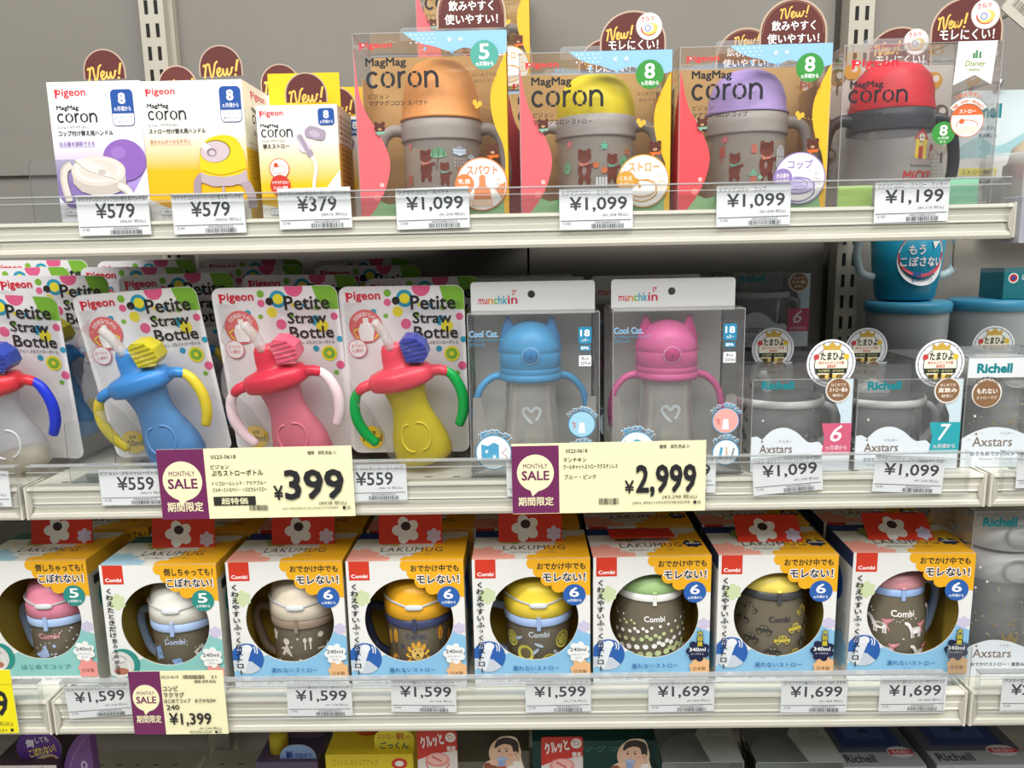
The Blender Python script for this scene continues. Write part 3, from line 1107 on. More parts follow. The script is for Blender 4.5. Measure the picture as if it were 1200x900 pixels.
def mug_prints(s, kind):
    rn = random.Random(len(kind) * 7)
    if kind == 'shell':
        s.tx('Combi', 38, 8, 62, 15, '#e79aa2', .03)
        for i in range(7):
            s.poly([(45, 22), (28 + i * 3, 40 - abs(i - 3) * .9), (31 + i * 3, 40.5 - abs(i - 3) * .9)], '#a9bfe6')
        s.star(55, 24, 3, '#b9c8ea')
        s.star(88, 34, 5, '#e18d94')
        for i in range(34):
            s.circ(12 + rn.random() * 78, 4 + rn.random() * 40, .6 + rn.random() * .5, '#e5dfe0', n=8)
    elif kind == 'kite':
        s.tx('Combi', 38, 8, 62, 15, '#b7c6e2', .03)
        s.poly([(20, 24), (31, 17), (34, 32), (24, 38)], '#8fb0de')
        s.poly([(70, 26), (80, 19), (86, 32), (75, 37)], '#d9d6cc')
        s.poly([(45, 34), (55, 31), (58, 38), (50, 43)], '#86a8da')
        for x, y in ((78, 25), (80, 31), (76, 32), (28, 28), (26, 33)):
            s.circ(x, y, 1, '#6d7486', n=8)
        for i in range(30):
            x, y = 8 + rn.random() * 84, 4 + rn.random() * 42
            (s.star if i % 3 == 0 else s.circ)(x, y, 1.2 if i % 3 == 0 else .6, '#dfe3ea', n=4 if i % 3 == 0 else 8)
    elif kind == 'camp':
        c = '#d8cfc0'
        s.poly([(12, 8), (17, 5), (23, 8), (21, 12), (21, 18), (14, 18), (14, 12)], c)
        s.circ(36, 16, 4, c)
        s.poly([(36, 18), (43, 34), (28, 34)], c)
        s.line([(28, 26), (44, 22)], 2, c)
        for x in (58, 64):
            s.line([(x, 16), (x, 26)], 1.6, c)
            s.circ(x, 14, 2, c, ry=3)
        s.circ(76, 10, 3.4, c)
        s.poly([(52, 36), (62, 50), (42, 50)], c)
        s.star(50, 12, 2, c)
        s.rect(72, 26, 80, 28, c)
        s.poly([(84, 20), (88, 34), (80, 34)], c)
        s.star(24, 42, 3, c)
        s.circ(76, 44, 4, c)
        for i in range(14):
            s.circ(10 + rn.random() * 80, 6 + rn.random() * 44, .5, c, n=6)
    elif kind == 'lion':
        s.tx('Combi', 38, 6, 62, 13, '#4e5166', .03)
        g = '#dc9a33'
        for x, y in ((15, 10), (25, 6), (80, 4), (95, 14)):
            s.circ(x, y + 6, 3.2, g, ry=9)
            s.line([(x, y + 4), (x, y + 24)], .8, '#4a3a2a')
        s.cloud(52, 32, 12, '#e0a83a', 11, .25, ry=15)
        s.circ(52, 30, 7, '#e7c06a', ry=8)
        s.circ(52, 32, 1.6, '#4a3a2a', n=10)
        s.circ(49, 27, .9, '#3a2f24', n=8)
        s.circ(55, 27, .9, '#3a2f24', n=8)
        s.curve([(49, 34), (52, 36), (55, 34)], .8, '#4a3a2a')
        for x, y in ((70, 34), (34, 22), (80, 40), (26, 40), (36, 40)):
            s.circ(x, y, 2.2, '#434a63')
        s.circ(24, 40, 5, g, ry=6)
        s.circ(88, 36, 4, '#434a63', ry=6)
    elif kind == 'lemon':
        s.tx('Combi', 38, 6, 62, 13, '#c9d2da', .03)
        for x, y, r in ((15, 20, 9), (34, 34, 10), (80, 20, 10), (62, 44, 10), (96, 38, 9)):
            s.circ(x, y, r, '#d8cf5a', ry=r * 1.05)
            if x in (80, 62, 15):
                s.circ(x, y, r * .82, '#7d7a4c')
                for a in range(6):
                    s.poly([(x, y), (x + r * .7 * math.cos(a * 1.05), y + r * .7 * math.sin(a * 1.05)), (x + r * .7 * math.cos(a * 1.05 + .8), y + r * .7 * math.sin(a * 1.05 + .8))], '#c9c05c')
        for x, y, a in ((50, 22, .4), (26, 16, -.5), (70, 34, .9), (46, 30, -.8)):
            s.circ(x, y, 5.5, '#a8b6c4', ry=2, rot=a)
    elif kind == 'dots':
        s.tx('Combi', 38, 12, 62, 19, '#f1f1ee', .03)
        for i in range(84):
            y = 14 + (i * 7.3) % 60
            x = (i * 13.7) % 100
            r = .8 + (y / 74) ** 1.3 * 4.0
            if 32 < x < 68 and y < 22:
                continue
            s.circ(x, y, r, ('#f0f0ec', '#c3cf97')[i % 2], n=16)
    elif kind == 'cars':
        s.tx('Combi', 39, 14, 63, 21, '#3d3d40', .03)
        for i, (x, y) in enumerate(((18, 8), (82, 10), (8, 22), (34, 30), (70, 28), (92, 28), (20, 42), (54, 40), (84, 44), (44, 54), (70, 58), (16, 60), (92, 62), (34, 68), (58, 72), (80, 74))):
            c = ('#43433f', '#d6c44e')[(i + i // 3) % 2]
            s.poly([(x - 9, y + 4), (x - 9, y), (x - 5, y - .5), (x - 3.5, y - 4.5), (x + 3.5, y - 4.5), (x + 5.5, y - .5), (x + 9, y + .5), (x + 9, y + 4)], c)
            for q in (-2, 2):
                s.rect(x + q - 1.3, y - 3.6, x + q + 1.3, y - 1, '#7c7660')
            for q in (-5, 5):
                s.circ(x + q, y + 4, 2, '#6d684f', n=12)
                s.ring(x + q, y + 4, 2, .7, c)
    elif kind == 'pony':
        s.tx('Combi', 37, 10, 63, 18, '#f1efec', .03)
        for x, y in ((26, 30), (66, 34), (34, 58), (74, 62), (96, 18), (4, 46)):
            c = '#efece8'
            s.circ(x, y, 8, c, ry=4)
            for q in (-6, -3.5, 3.5, 6):
                s.line([(x + q, y), (x + q + .5, y + 9)], 1.8, c)
            s.line([(x - 6, y - 1), (x - 10, y - 8)], 3.6, c)
            s.circ(x - 11.5, y - 8.5, 3.2, c, ry=2, rot=.5)
            s.line([(x + 7, y - 2), (x + 10, y + 5)], 1.6, '#d98d96')
            for q in range(4):
                s.circ(x + 5 + q * 1.6, y - 5 - q * .9, 4, '#d98d96', ry=1.3, rot=.7 - q * .3)
        for i in range(12):
            s.star(8 + rn.random() * 84, 4 + rn.random() * 56, 1.5, '#efe6d8')
        for i in range(7):
            s.circ(40 + i * 3, 20 + 3 * math.sin(i), .6, '#efece8', n=6)


def mug(root, lid, ring, body, kind, big, side):
    """the mug standing in the carton, behind the round window"""
    cx, cy = (.56 if side < 0 else .46) * MW if not big or side else .53 * MW, MD * .497
    k = KU
    if not big:
        prof = [(28.5 * k, 1 * k), (30 * k, 3 * k), (30.8 * k, 51 * k), (31 * k, 53 * k)]
        zr, zl, zd = 53, 61, 78
        rl = 32.3
    else:
        prof = [(25 * k, 1 * k), (30 * k, 10 * k), (32.3 * k, 28 * k), (32.4 * k, 45 * k), (31 * k, 62 * k), (29 * k, 74 * k)]
        zr, zl, zd = 74, 81, 92
        rl = 30.5 if not side else 29
    if side:
        prof = [(r * .94, z) for r, z in prof]
        rl *= .95
    b = MB()
    b.lathe([(0, prof[0][1])] + prof, tinted(body, .62, .16, '#d9d2c0'), (cx, cy, 0), 44)
    s = Sheet(b, barrel(cx, cy, prof_rad(prof), 3 * k, 76 * k), 0, 0, 100, (50 if not big else 68) / .76, 76 * k, (50 if not big else 68) * k, clip=False)
    mug_prints(s, kind)
    body_o = b.build('mug', root)
    r = MB()
    r.lathe([((rl - 2) * k, zr * k), ((rl - .2) * k, zr * k + .0004), (rl * k, (zr + 1) * k), (rl * k, (zl - .3) * k), ((rl - 1) * k, zl * k)], ink(ring, rough=.32), (cx, cy, 0), 44)
    r.box(cx - 1.6 * k, cx + 1.6 * k, cy - rl * k - .0012, cy - rl * k + .001, (zr - 2.4) * k, (zl + 2) * k, ink(ring, rough=.32))
    r.build('collar', body_o)
    l = MB()
    if not big:
        lp = [((rl - .6) * k, zl * k), ((rl + .3) * k, (zl + .6) * k), ((rl + .2) * k, (zl + 9) * k), ((rl - .6) * k, (zd - 2) * k), ((rl - 1.6) * k, zd * k)]
        for i in range(1, 9):
            a = PI / 2 * i / 8
            lp.append(((rl - 1.6) * k * math.cos(a) ** .75, (zd + 18 * math.sin(a)) * k))
        l.lathe(lp, ink(lid, rough=.3), (cx, cy, 0), 44)
        grey = ink('#b9bbbd', rough=.35)
        pth = []
        for i in range(33):                     # the hinge line, dipping to the button
            a = -PI / 2 + (i - 16) / 16 * 1.5
            dip = -3.2 * math.exp(-((i - 16) / 5) ** 2)
            pth.append((cx + (rl - .2) * k * math.cos(a), cy + (rl - .2) * k * math.sin(a), (zd - 1.5 + dip) * k))
        l.tube(pth, .0011, grey, 6, ref=Vector((0, 0, 1)), sub=1)
        l.build('lid', body_o)
        u = MB()
        u.T = Matrix.Translation((cx, cy - rl * k - .0002, (zd - 4.6) * k)) @ Matrix.Rotation(math.radians(-12), 4, 'X')
        u.lathe([(0, -.0028), (.0070, -.0025), (.0092, -.0011), (.0092, .0011), (.0070, .0025), (0, .0028)], ink('#cfd3d6', rough=.3), fy=.24, seg=24)
        u.T = Matrix.Identity(4)
        u.build('push_button', body_o)
    else:
        lp = [((rl - .4) * k, zl * k), ((rl + .2) * k, (zl + .6) * k), ((rl - .6) * k, (zl + 6) * k), ((rl - 4) * k, (zl + 12) * k), ((rl - 10) * k, (zl + 16) * k), (0, (zl + 17.5) * k)]
        l.lathe(lp, ink(lid, rough=.3), (cx, cy, 0), 44)
        l.tube([(cx - .002, cy - rl * k - .0004, (zl + 1.5) * k), (cx + .002, cy - rl * k - .0004, (zl + 1.5) * k)], .0014, ink(lid, rough=.3), 8, sub=1)
        l.build('lid', body_o)
        u = MB()
        u.T = Matrix.Translation((cx, cy - 15 * k, (zl + 14.6) * k)) @ Matrix.Rotation(math.radians(24), 4, 'X')
        u.lathe([(.011, -.002), (.0112, .0012), (.0098, .0024), (0, .0026)], ink('#e4e7ea', rough=.25), fy=.62, seg=28)
        u.build('push_button', body_o)
    if side:
        h = MB()
        x0 = cx + side * (rl - 2) * k
        z_t, z_b = ((zr + 4) * k, 12 * k) if not big else ((zl - 6) * k, 22 * k)
        ex = side * 22 * k
        h.tube([(x0, cy + .006, z_t), (x0 + ex * .7, cy + .014, z_t - .001), (x0 + ex, cy + .018, z_t - .012), (x0 + ex * .95, cy + .018, (z_t + z_b) / 2), (x0 + ex * .6, cy + .014, z_b + .006), (x0 - side * .002, cy + .006, z_b)], [.0046, .0046, .0046, .0044, .0044, .0044], ink(ring if ring not in ('#ece9e2',) else '#d8d4cc', rough=.35), 12)
        h.build('handle', body_o)


MUGS = [
    # centre px at the foot of the front, Y, yaw, art
    dict(px=(-20, 125, 800), Y=.036, yaw=0, lid='#e58ba2', ring='#a7bfe4', kind='shell', five=1, big=0, side=-1, lab='boxed mug with a pink lid and pale blue collar, leftmost of its row'),
    dict(px=(131, 268, 812), Y=.021, yaw=0, lid='#eae7de', ring='#a4bbe0', kind='kite', five=1, big=0, side=-1, lab='boxed mug with a white lid and pale blue collar, above the small sale card'),
    dict(px=(283, 403, 806), Y=.025, yaw=0, lid='#e2d5c1', ring='#8f7c6d', kind='camp', five=0, big=0, side=-1, lab='boxed mug with a cream lid and taupe collar'),
    dict(px=(416, 545, 807), Y=.023, yaw=0, lid='#efb02c', ring='#3b4162', kind='lion', five=0, big=0, side=-1, lab='boxed mug with an orange yellow lid, navy collar and lion print'),
    dict(px=(559, 690, 805), Y=.024, yaw=0, lid='#f2d546', ring='#9db5dd', kind='lemon', five=0, big=0, side=-1, lab='boxed mug with a lemon yellow lid, blue collar and lemon slice print'),
    dict(px=(697, 829, 803), Y=.025, yaw=1.0, lid='#a5c787', ring='#eeeee9', kind='dots', five=0, big=1, side=0, lab='boxed mug with a green lid, white collar and dot print'),
    dict(px=(840, 972, 800), Y=.027, yaw=-1.0, lid='#f1da66', ring='#4a4b50', kind='cars', five=0, big=1, side=0, lab='boxed mug with a yellow lid, dark collar and little car print'),
    dict(px=(991, 1128, 797), Y=.029, yaw=-2.5, lid='#d8989f', ring='#9dbae8', kind='pony', five=0, big=1, side=1, lab='boxed mug with a dusty pink lid and winged pony print, rightmost of its row'),
]
mug_roots = []
for i, d in enumerate(MUGS):
    a, b = at(d['px'][0], d['px'][2], d['Y']), at(d['px'][1], d['px'][2], d['Y'])
    x = (a.x + b.x) / 2 - MW / 2
    t = thing('boxed_mug', d['lab'], 'boxed mug', (x, d['Y'], BOT), (0, 0, math.radians(d['yaw'])), 'boxed mugs on the lower shelf')
    tab = mug_carton(t, d['five'], d['big'])
    tab.location = (MW * (.56 if i < 3 else .5), MD - .033, MH - .001)
    tab.rotation_euler.x = math.radians(-12 - (i in (1, 3)) * -4)
    if i == 5:
        tab.rotation_euler.x = math.radians(84)
        tab.location = (MW * .47, MD - .012, MH + .0035)
    if i in (6, 7):
        tab.rotation_euler.x = math.radians(-52)
        tab.location = (MW * .52, MD - .045, MH - .0008)
    mug(t, d['lid'], d['ring'], '#8d8471', d['kind'], d['big'], d['side'])
    mug_roots.append(t)
side_words = ['the pink lidded', 'the white lidded', 'the cream lidded', 'the lion', 'the lemon', 'the green lidded', 'the car print', 'the pony']
for i, t in enumerate(mug_roots):               # the second rank, showing above and between the first
    dx = (.020, .010, .002, .004, -.004, .000, .003, .004)[i]
    r = dup(t, (t.location.x + dx, t.location.y + MD + .008 + (.004 if i in (0, 2) else 0), BOT), (0, 0, math.radians((0, .4, -.4, 0, .4, 0, 0, -1.5)[i])),
            'boxed mug in the second rank, just behind %s mug box' % side_words[i], skip=('hang_tab',) if i > 4 else ())

# ------------------------------------------------------------ small cartons at the left of the upper shelf
def pop_tag(root, x, y, z, r, name='new_tag', wide=0.0, art=None, low=.35):
    """round brown show-card with a pale rim, pushed in at the top of a pack"""
    m = MB()
    rim, br = ink('#b9a28e'), ink(BROWN)
    def dome(q, dz):
        pts = [(-q - wide, -r * low), (q + wide, -r * low)]
        n = 24
        for i in range(n + 1):
            a = PI * i / n
            pts.append(((q + wide) * math.cos(a), r * .0 + q * math.sin(a) + dz))
        return pts
    m.prism(dome(r, 0), 0, .0007, rim)
    m.add([(px, -.00005, pz) for px, pz in dome(r * .94, 0)], tessellate_polygon([[Vector((a, b, 0)) for a, b in dome(r * .94, 0)]]), br)
    s = Sheet(m, lambda u, v, o: (u - r - wide, -.00008 - o, v - r), 0, 0, 100 * (r + wide) / r, 100, 2 * (r + wide), 2 * r)
    if art:
        art(s)
    else:
        s.new(10, 30, 92, 72)
    return m.build(name, root, (x, y, z))


def carton(root, W, H, D, base, artf, sidef=None, side_l='#e4e2dd', side_r='#e4e2dd', back='#e9e7e2', top='#e9e8e5'):
    m = MB()
    m.add([(0, 0, 0), (W, 0, 0), (W, 0, H), (0, 0, H)], [(0, 1, 2, 3)], base)
    m.add([(0, 0, 0), (0, D, 0), (0, D, H), (0, 0, H)], [(0, 1, 2, 3)], side_l)
    m.add([(W, 0, 0), (W, D, 0), (W, D, H), (W, 0, H)], [(0, 1, 2, 3)], side_r)
    m.box(0, W, 0, D, 0, H, back, skip='flrt')
    m.add([(0, 0, H), (W, 0, H), (W, D, H), (0, D, H)], [(0, 1, 2, 3)], top)
    artf(m)
    if sidef:
        sidef(m)
    return m.build('carton', root)


def age_badge(s, x0, y0, x1, y1, num, l1, l2, second=True):
    h = y1 - y0
    w = x1 - x0
    if second:
        s.rrect(x0 - 2, y0 - 2, x1 + 2, y1 + h * .52, 22, '#2c57a0')
        s.rrect(x0 + 1, y0, x1 - 1, y1 + h * .5, 20, '#f0f0f0')
        s.tx(l1, x0 + w * .08, y1 + h * .1, x1 - w * .08, y1 + h * .22, '#2c4a80')
        s.tx(l2, x0 + w * .12, y1 + h * .28, x1 - w * .12, y1 + h * .4, '#2c4a80')
    s.rrect(x0, y0, x1, y1, [20, 20, 2, 2] if second else 16, '#1f4f9c')
    s.tx(num, x0 + w * .33, y0 + h * .13, x1 - w * .33, y0 + h * .6, '#ffffff', .04)
    s.tx('ヵ月頃から', x0 + w * .1, y0 + h * .7, x1 - w * .1, y0 + h * .9, '#ffffff', .01)


def art_A(m, W, H):
    s = Sheet(m, front(), 62, 208, 548, 905, W, H)
    s.poly([(62, 905), (62, 780), (110, 830), (250, 855), (420, 830), (548, 640), (548, 905)], '#ece9f1')
    s.pigeon(97, 240, 262, 290)
    s.tx('MagMag', 100, 322, 218, 352, BLACK, .035)
    s.coron(98, 360, 312, 408)
    s.tx('ピジョン マグマグコロン', 100, 422, 262, 437, BLACK, .01)
    s.tx('コップ付け替え用ハンドル', 98, 446, 388, 473, BLACK, .03)
    s.tx('出る量を調節できる', 96, 500, 284, 522, '#7a5aa8', .01)
    s.line([(94, 527), (286, 527)], 1.6, '#8a6ab8')
    age_badge(s, 395, 252, 508, 368, '8', 'はじめてでも', 'こぼしにくい')
    s.circ(434, 598, 114, '#8b63b4', ry=104, n=48)
    s.circ(405, 560, 40, '#9a74c0', ry=30)
    c0, c1, c2 = '#d6cfc5', '#e3ddd5', '#c3bab0'
    s.curve([(150, 615), (112, 640), (100, 700), (118, 800)], 40, c2)
    s.curve([(150, 615), (116, 640), (104, 700), (120, 800)], 26, c0)
    s.poly([(148, 660), (150, 710), (190, 752), (270, 778), (350, 772), (400, 752), (432, 712), (432, 650)], c2)
    s.circ(290, 650, 145, c0, ry=76, n=48)
    s.circ(290, 646, 128, c1, ry=62, n=48)
    s.circ(290, 642, 104, c0, ry=50, n=48)
    s.poly(spline([(168, 592), (220, 590), (300, 620), (375, 690), (300, 678), (215, 640), (168, 592)]), c1)
    s.curve([(168, 594), (240, 650), (375, 692)], 4, '#a59b90')
    s.circ(310, 655, 22, c2, ry=14)
    s.curve([(385, 722), (430, 745), (455, 790), (470, 850)], 44, c2)
    s.curve([(388, 722), (432, 742), (458, 786), (472, 850)], 28, c1)
    s.rrect(88, 838, 160, 872, 16, '#8b8792')
    s.rrect(90, 840, 158, 870, 15, '#f1f0f2')
    s.tx('1個入', 100, 846, 148, 864, '#6b6872')


def art_B(m, W, H):
    s = Sheet(m, front(), 550, 205, 1090, 905, W, H)
    s.poly([(550, 905), (550, 800), (640, 840), (800, 868), (960, 850), (1090, 800), (1090, 905)], '#efeeec')
    s.pigeon(576, 240, 733, 282)
    s.tx('MagMag', 580, 315, 694, 344, BLACK, .035)
    s.coron(580, 350, 784, 398)
    s.tx('ピジョン マグマグコロン', 582, 415, 742, 430, BLACK, .01)
    s.tx('ストロー付け替え用ハンドル', 580, 440, 880, 467, BLACK, .03)
    s.tx('赤ちゃんがくわえやすい', 580, 494, 796, 516, '#b5652a', .01)
    s.line([(578, 521), (798, 521)], 1.6, '#c98a3a')
    age_badge(s, 970, 240, 1078, 355, '8', 'はじめてでも', '飲みやすい')
    y0, y1 = '#f2c91c', '#d9a912'
    s.curve([(850, 680), (815, 720), (812, 830)], 40, '#a08f98')
    s.curve([(1015, 705), (1070, 720), (1100, 790), (1105, 850)], 46, '#a9979f')
    s.rect(944, 740, 960, 830, '#b3a3a8')
    s.poly([(838, 655), (838, 715), (900, 738), (1000, 736), (1085, 715), (1085, 650)], '#b9a9af')
    s.poly(spline([(838, 665), (838, 590), (862, 520), (920, 486), (985, 480), (1040, 500), (1075, 570), (1085, 655)]) + [(1040, 680), (960, 690), (880, 682)], y0)
    s.circ(925, 560, 82, '#8f8318', ry=58, rot=-.1)
    s.circ(923, 562, 77, '#cbb9c0', ry=53, rot=-.1)
    s.line([(900, 560), (860, 525)], 34, '#d9ced2')
    s.line([(925, 570), (862, 520)], 22, '#e7dfe2')
    s.circ(905, 565, 26, '#8b7a84', ry=22)
    s.circ(907, 568, 17, '#c9bcc4', ry=14)
    s.curve([(842, 655), (950, 680), (1082, 650)], 4, '#b58a10')
    s.rrect(600, 845, 690, 878, 16, '#9c9aa0')
    s.rrect(602, 847, 688, 876, 15, '#f1f0f2')
    s.tx('1個入', 620, 852, 670, 871, '#6b6872')
    s.tx('ストロー・飲み口セット', 606, 882, 800, 898, '#6b6872')


def side_B(m, W, H, D):
    q = Sheet(m, lambda u, v, o: (W + o, u, v), 0, 0, 300, 500, D, H)
    q.rect(0, 0, 300, 500, '#ebe6d2')
    q.rect(0, 240, 300, 500, '#e5b81c')
    q.pigeon(90, 20, 270, 55)
    q.tx('MagMag', 92, 82, 200, 103, BLACK, .035)
    q.coron(92, 108, 285, 142)
    q.tx('ストロー', 96, 168, 220, 186, BLACK, .02)
    for i in range(9):
        q.tx('お手入れのしかたと使用上の注意をよく読んで', 30, 215 + i * 16, 270, 224 + i * 16, '#6b5a30')


def art_C(m, W, H):
    s = Sheet(m, front(), 357, 333, 785, 900, W, H)
    s.poly([(357, 900), (357, 830), (450, 850), (600, 830), (700, 760), (785, 660), (785, 900)], '#f2efe6')
    s.pigeon(373, 356, 500, 394)
    s.tx('MagMag', 376, 424, 472, 446, BLACK, .035)
    s.coron(376, 450, 545, 492)
    s.tx('ピジョン マグマグコロン', 378, 502, 505, 515, BLACK, .01)
    s.tx('替えストロー', 382, 524, 522, 548, BLACK, .03)
    age_badge(s, 684, 352, 770, 436, '8', '', '', False)
    p0, p1 = '#a294a8', '#b9adbd'
    s.curve([(640, 590), (660, 640), (645, 720), (630, 840)], 18, '#e9e6e4')
    s.curve([(640, 590), (664, 640), (649, 720), (634, 840)], 6, '#d3cfce')
    s.poly(spline([(610, 460), (640, 438), (700, 455), (720, 470), (712, 505), (680, 510), (640, 500), (612, 490), (610, 460)]), p0)
    s.circ(660, 478, 30, p1, ry=16, rot=.3)
    s.circ(605, 540, 34, '#d6cfd8', ry=32)
    s.line([(575, 480), (618, 560)], 30, p1)
    s.line([(580, 485), (620, 565)], 18, p0)
    s.circ(630, 575, 18, p0)
    s.circ(462, 650, 53, '#c8492f')
    s.circ(462, 650, 49, '#f3efea')
    s.circ(462, 735, 54, '#c8392a')
    s.circ(462, 650, 40, '#f3efea', ry=30)
    s.ring(462, 655, 36, 3, '#c8693f', 0, 359, 20)
    s.circ(445, 632, 12, '#c8492f', n=14)
    s.line([(445, 632), (462, 645)], 4, '#c8493f')
    s.tx('マグマグコロン', 418, 712, 508, 728, '#ffffff', .02)
    s.tx('ストロー専用', 424, 738, 500, 755, '#ffffff', .02)
    s.rrect(398, 852, 480, 885, 16, '#9c9aa0')
    s.rrect(400, 854, 478, 883, 15, '#f1f0f2')
    s.tx('2セット入', 410, 860, 470, 878, '#6b6872')


cart = {}


def small_box(kind, px0, px1, pyt, pyb, Y, D, lab, yaw=0):
    a, b = at(px0, pyb, Y), at(px1, pyb, Y)
    a_t, b_t = at(px0, pyt, Y), at(px1, pyt, Y)
    W = b_t.x - a_t.x
    H = a_t.z - TOP
    x = (a_t.x + b_t.x) / 2 - W / 2
    t = thing('replacement_part_box', lab, 'boxed spare part', (x, Y, TOP), (0, 0, math.radians(yaw)), 'small spare part cartons on the upper shelf')
    if kind == 'A':
        carton(t, W, H, D, fade('#a98fd6', '#f2f1f3', H * .28, H * .64), lambda m: art_A(m, W, H), side_r='#e6e2ea')
        pop_tag(t, W * .63, .002, H + .0085, .0185)
    if kind == 'B':
        carton(t, W, H, D, fade('#f0b400', '#f3f2ee', H * .36, H * .68), lambda m: art_B(m, W, H), lambda m: side_B(m, W, H, D), side_l='#8a7a3a')
        pop_tag(t, W * .80, .002, H + .0100, .0190)
    if kind == 'C':
        def sd(m):
            q = Sheet(m, lambda u, v, o: (W + o, u, v), 0, 0, 300, 500, D, H)
            q.rect(0, 0, 300, 500, '#c9a04a')
            q.rect(0, 0, 300, 170, '#d9cfb8')
            for i in range(16):
                q.tx('ご使用前に必ずお読みください', 30, 40 + i * 24, 270, 54 + i * 24, '#4a3a1a', .01)
        carton(t, W, H, D, fade('#f2bd10', '#f3f2ee', H * .30, H * .76), lambda m: art_C(m, W, H), sd, side_r='#c9a04a')
        h = MB()
        h.prism([(.002, 0), (W * .93, 0), (W * .93, .0305), (.002, .0305)], 0, .0006, '#f0c51c')
        h.build('header_card', t, (W * .06, D * .35, H))
        pop_tag(t, W * .63, .001, H + .0085, .0185)
    cart[kind] = (t, W, H, D)
    return t


tA = small_box('A', 54.0, 162.5, 96.5, 245, .010, .060, 'white and purple spare handle carton, leftmost on the upper shelf')
tB = small_box('B', 162.7, 283.0, 95.5, 245, .009, .066, 'white and yellow spare handle carton with a domed yellow lid picture')
tC = small_box('C', 299.3, 394.4, 124, 247, .008, .056, 'short white and yellow spare straw carton with a header card')
dup(tA, (tA.location.x + .036, tA.location.y + .064, TOP), None, 'second white and purple spare handle carton, behind the first')
dup(tB, (tB.location.x + .030, tB.location.y + .071, TOP), None, 'second white and yellow handle carton, its round tag peeking over the first')
dup(tC, (tC.location.x + .012, tC.location.y + .0615, TOP), None, 'second spare straw carton, its side and header showing behind the first')


# ------------------------------------------------------------ dome capped cup packs
edge_clear = clear('#f6f8f8', .9, .30, .12)
film = clear('#fbfbfb', .16, .02, .06, .25)


def clear_box(m, W, H, D, mat=None, edges=True, lid=True):
    mat = mat or film
    m.add([(0, 0, 0), (W, 0, 0), (W, 0, H), (0, 0, H)], [(0, 1, 2, 3)], mat)
    m.add([(0, 0, 0), (0, D, 0), (0, D, H), (0, 0, H)], [(0, 1, 2, 3)], mat)
    m.add([(W, 0, 0), (W, D, 0), (W, D, H), (W, 0, H)], [(0, 1, 2, 3)], mat)
    if lid:
        m.add([(0, 0, H), (W, 0, H), (W, D, H), (0, D, H)], [(0, 1, 2, 3)], mat)
    if edges:  # thin strips of brighter, hazier plastic put an edge highlight into the material
        q = .0007
        for x in (0, W - q):
            m.box(x, x + q, -.0001, q, 0, H, edge_clear)
            m.box(x, x + q, 0, D, H - q, H, edge_clear)
        m.box(0, W, -.0001, q, H - q, H, edge_clear)
        m.box(0, W, D - q, D, H - q, H, edge_clear)


def dome_cup(root, kind, cx, cy, cap, col, body_art, handle_col, cap_prof, z0=.004):
    """training cup: clear body, collar ring with two loop handles, domed cap"""
    bp = [(.028, 0), (.0335, .004), (.0355, .02), (.0360, .062)]
    b = MB()
    b.lathe([(0, 0)] + bp, tinted('#ece4da' if kind != 'red' else '#e6e5e6', .36 if kind != 'red' else .22, .12, '#fdfcfb'), (cx, cy, z0), 48)
    s = Sheet(b, barrel(cx, cy, lambda z: prof_rad(bp)(z - z0), z0 + .004, .074), 0, 0, 100, 78, .074, .058, clip=False)
    body_art(s)
    bo = b.build('cup', root)
    c = MB()
    c.lathe([(.0355, .062), (.0372, .0625), (.0376, .064), (.0370, .0705), (.0372, .0715), (.0368, .080), (.036, .081)], ink(col, rough=.35), (cx, cy, z0), 48)
    c.build('collar', bo)
    for sg in (-1, 1):
        h = MB()
        h.tube([(cx + sg * .035, cy, z0 + .074), (cx + sg * .045, cy, z0 + .0745), (cx + sg * .054, cy, z0 + .068), (cx + sg * .0585, cy, z0 + .052), (cx + sg * .060, cy, z0 + .034), (cx + sg * .058, cy, z0 + .018)],
               [.006, .0054, .0052, .0052, .005, .0048], ink(handle_col, rough=.35), 14)
        h.build('handle', bo)
    l = MB()
    l.lathe(cap_prof, ink(cap, rough=.42), (cx, cy, z0 + .081), 48)
    l.build('cap', bo)


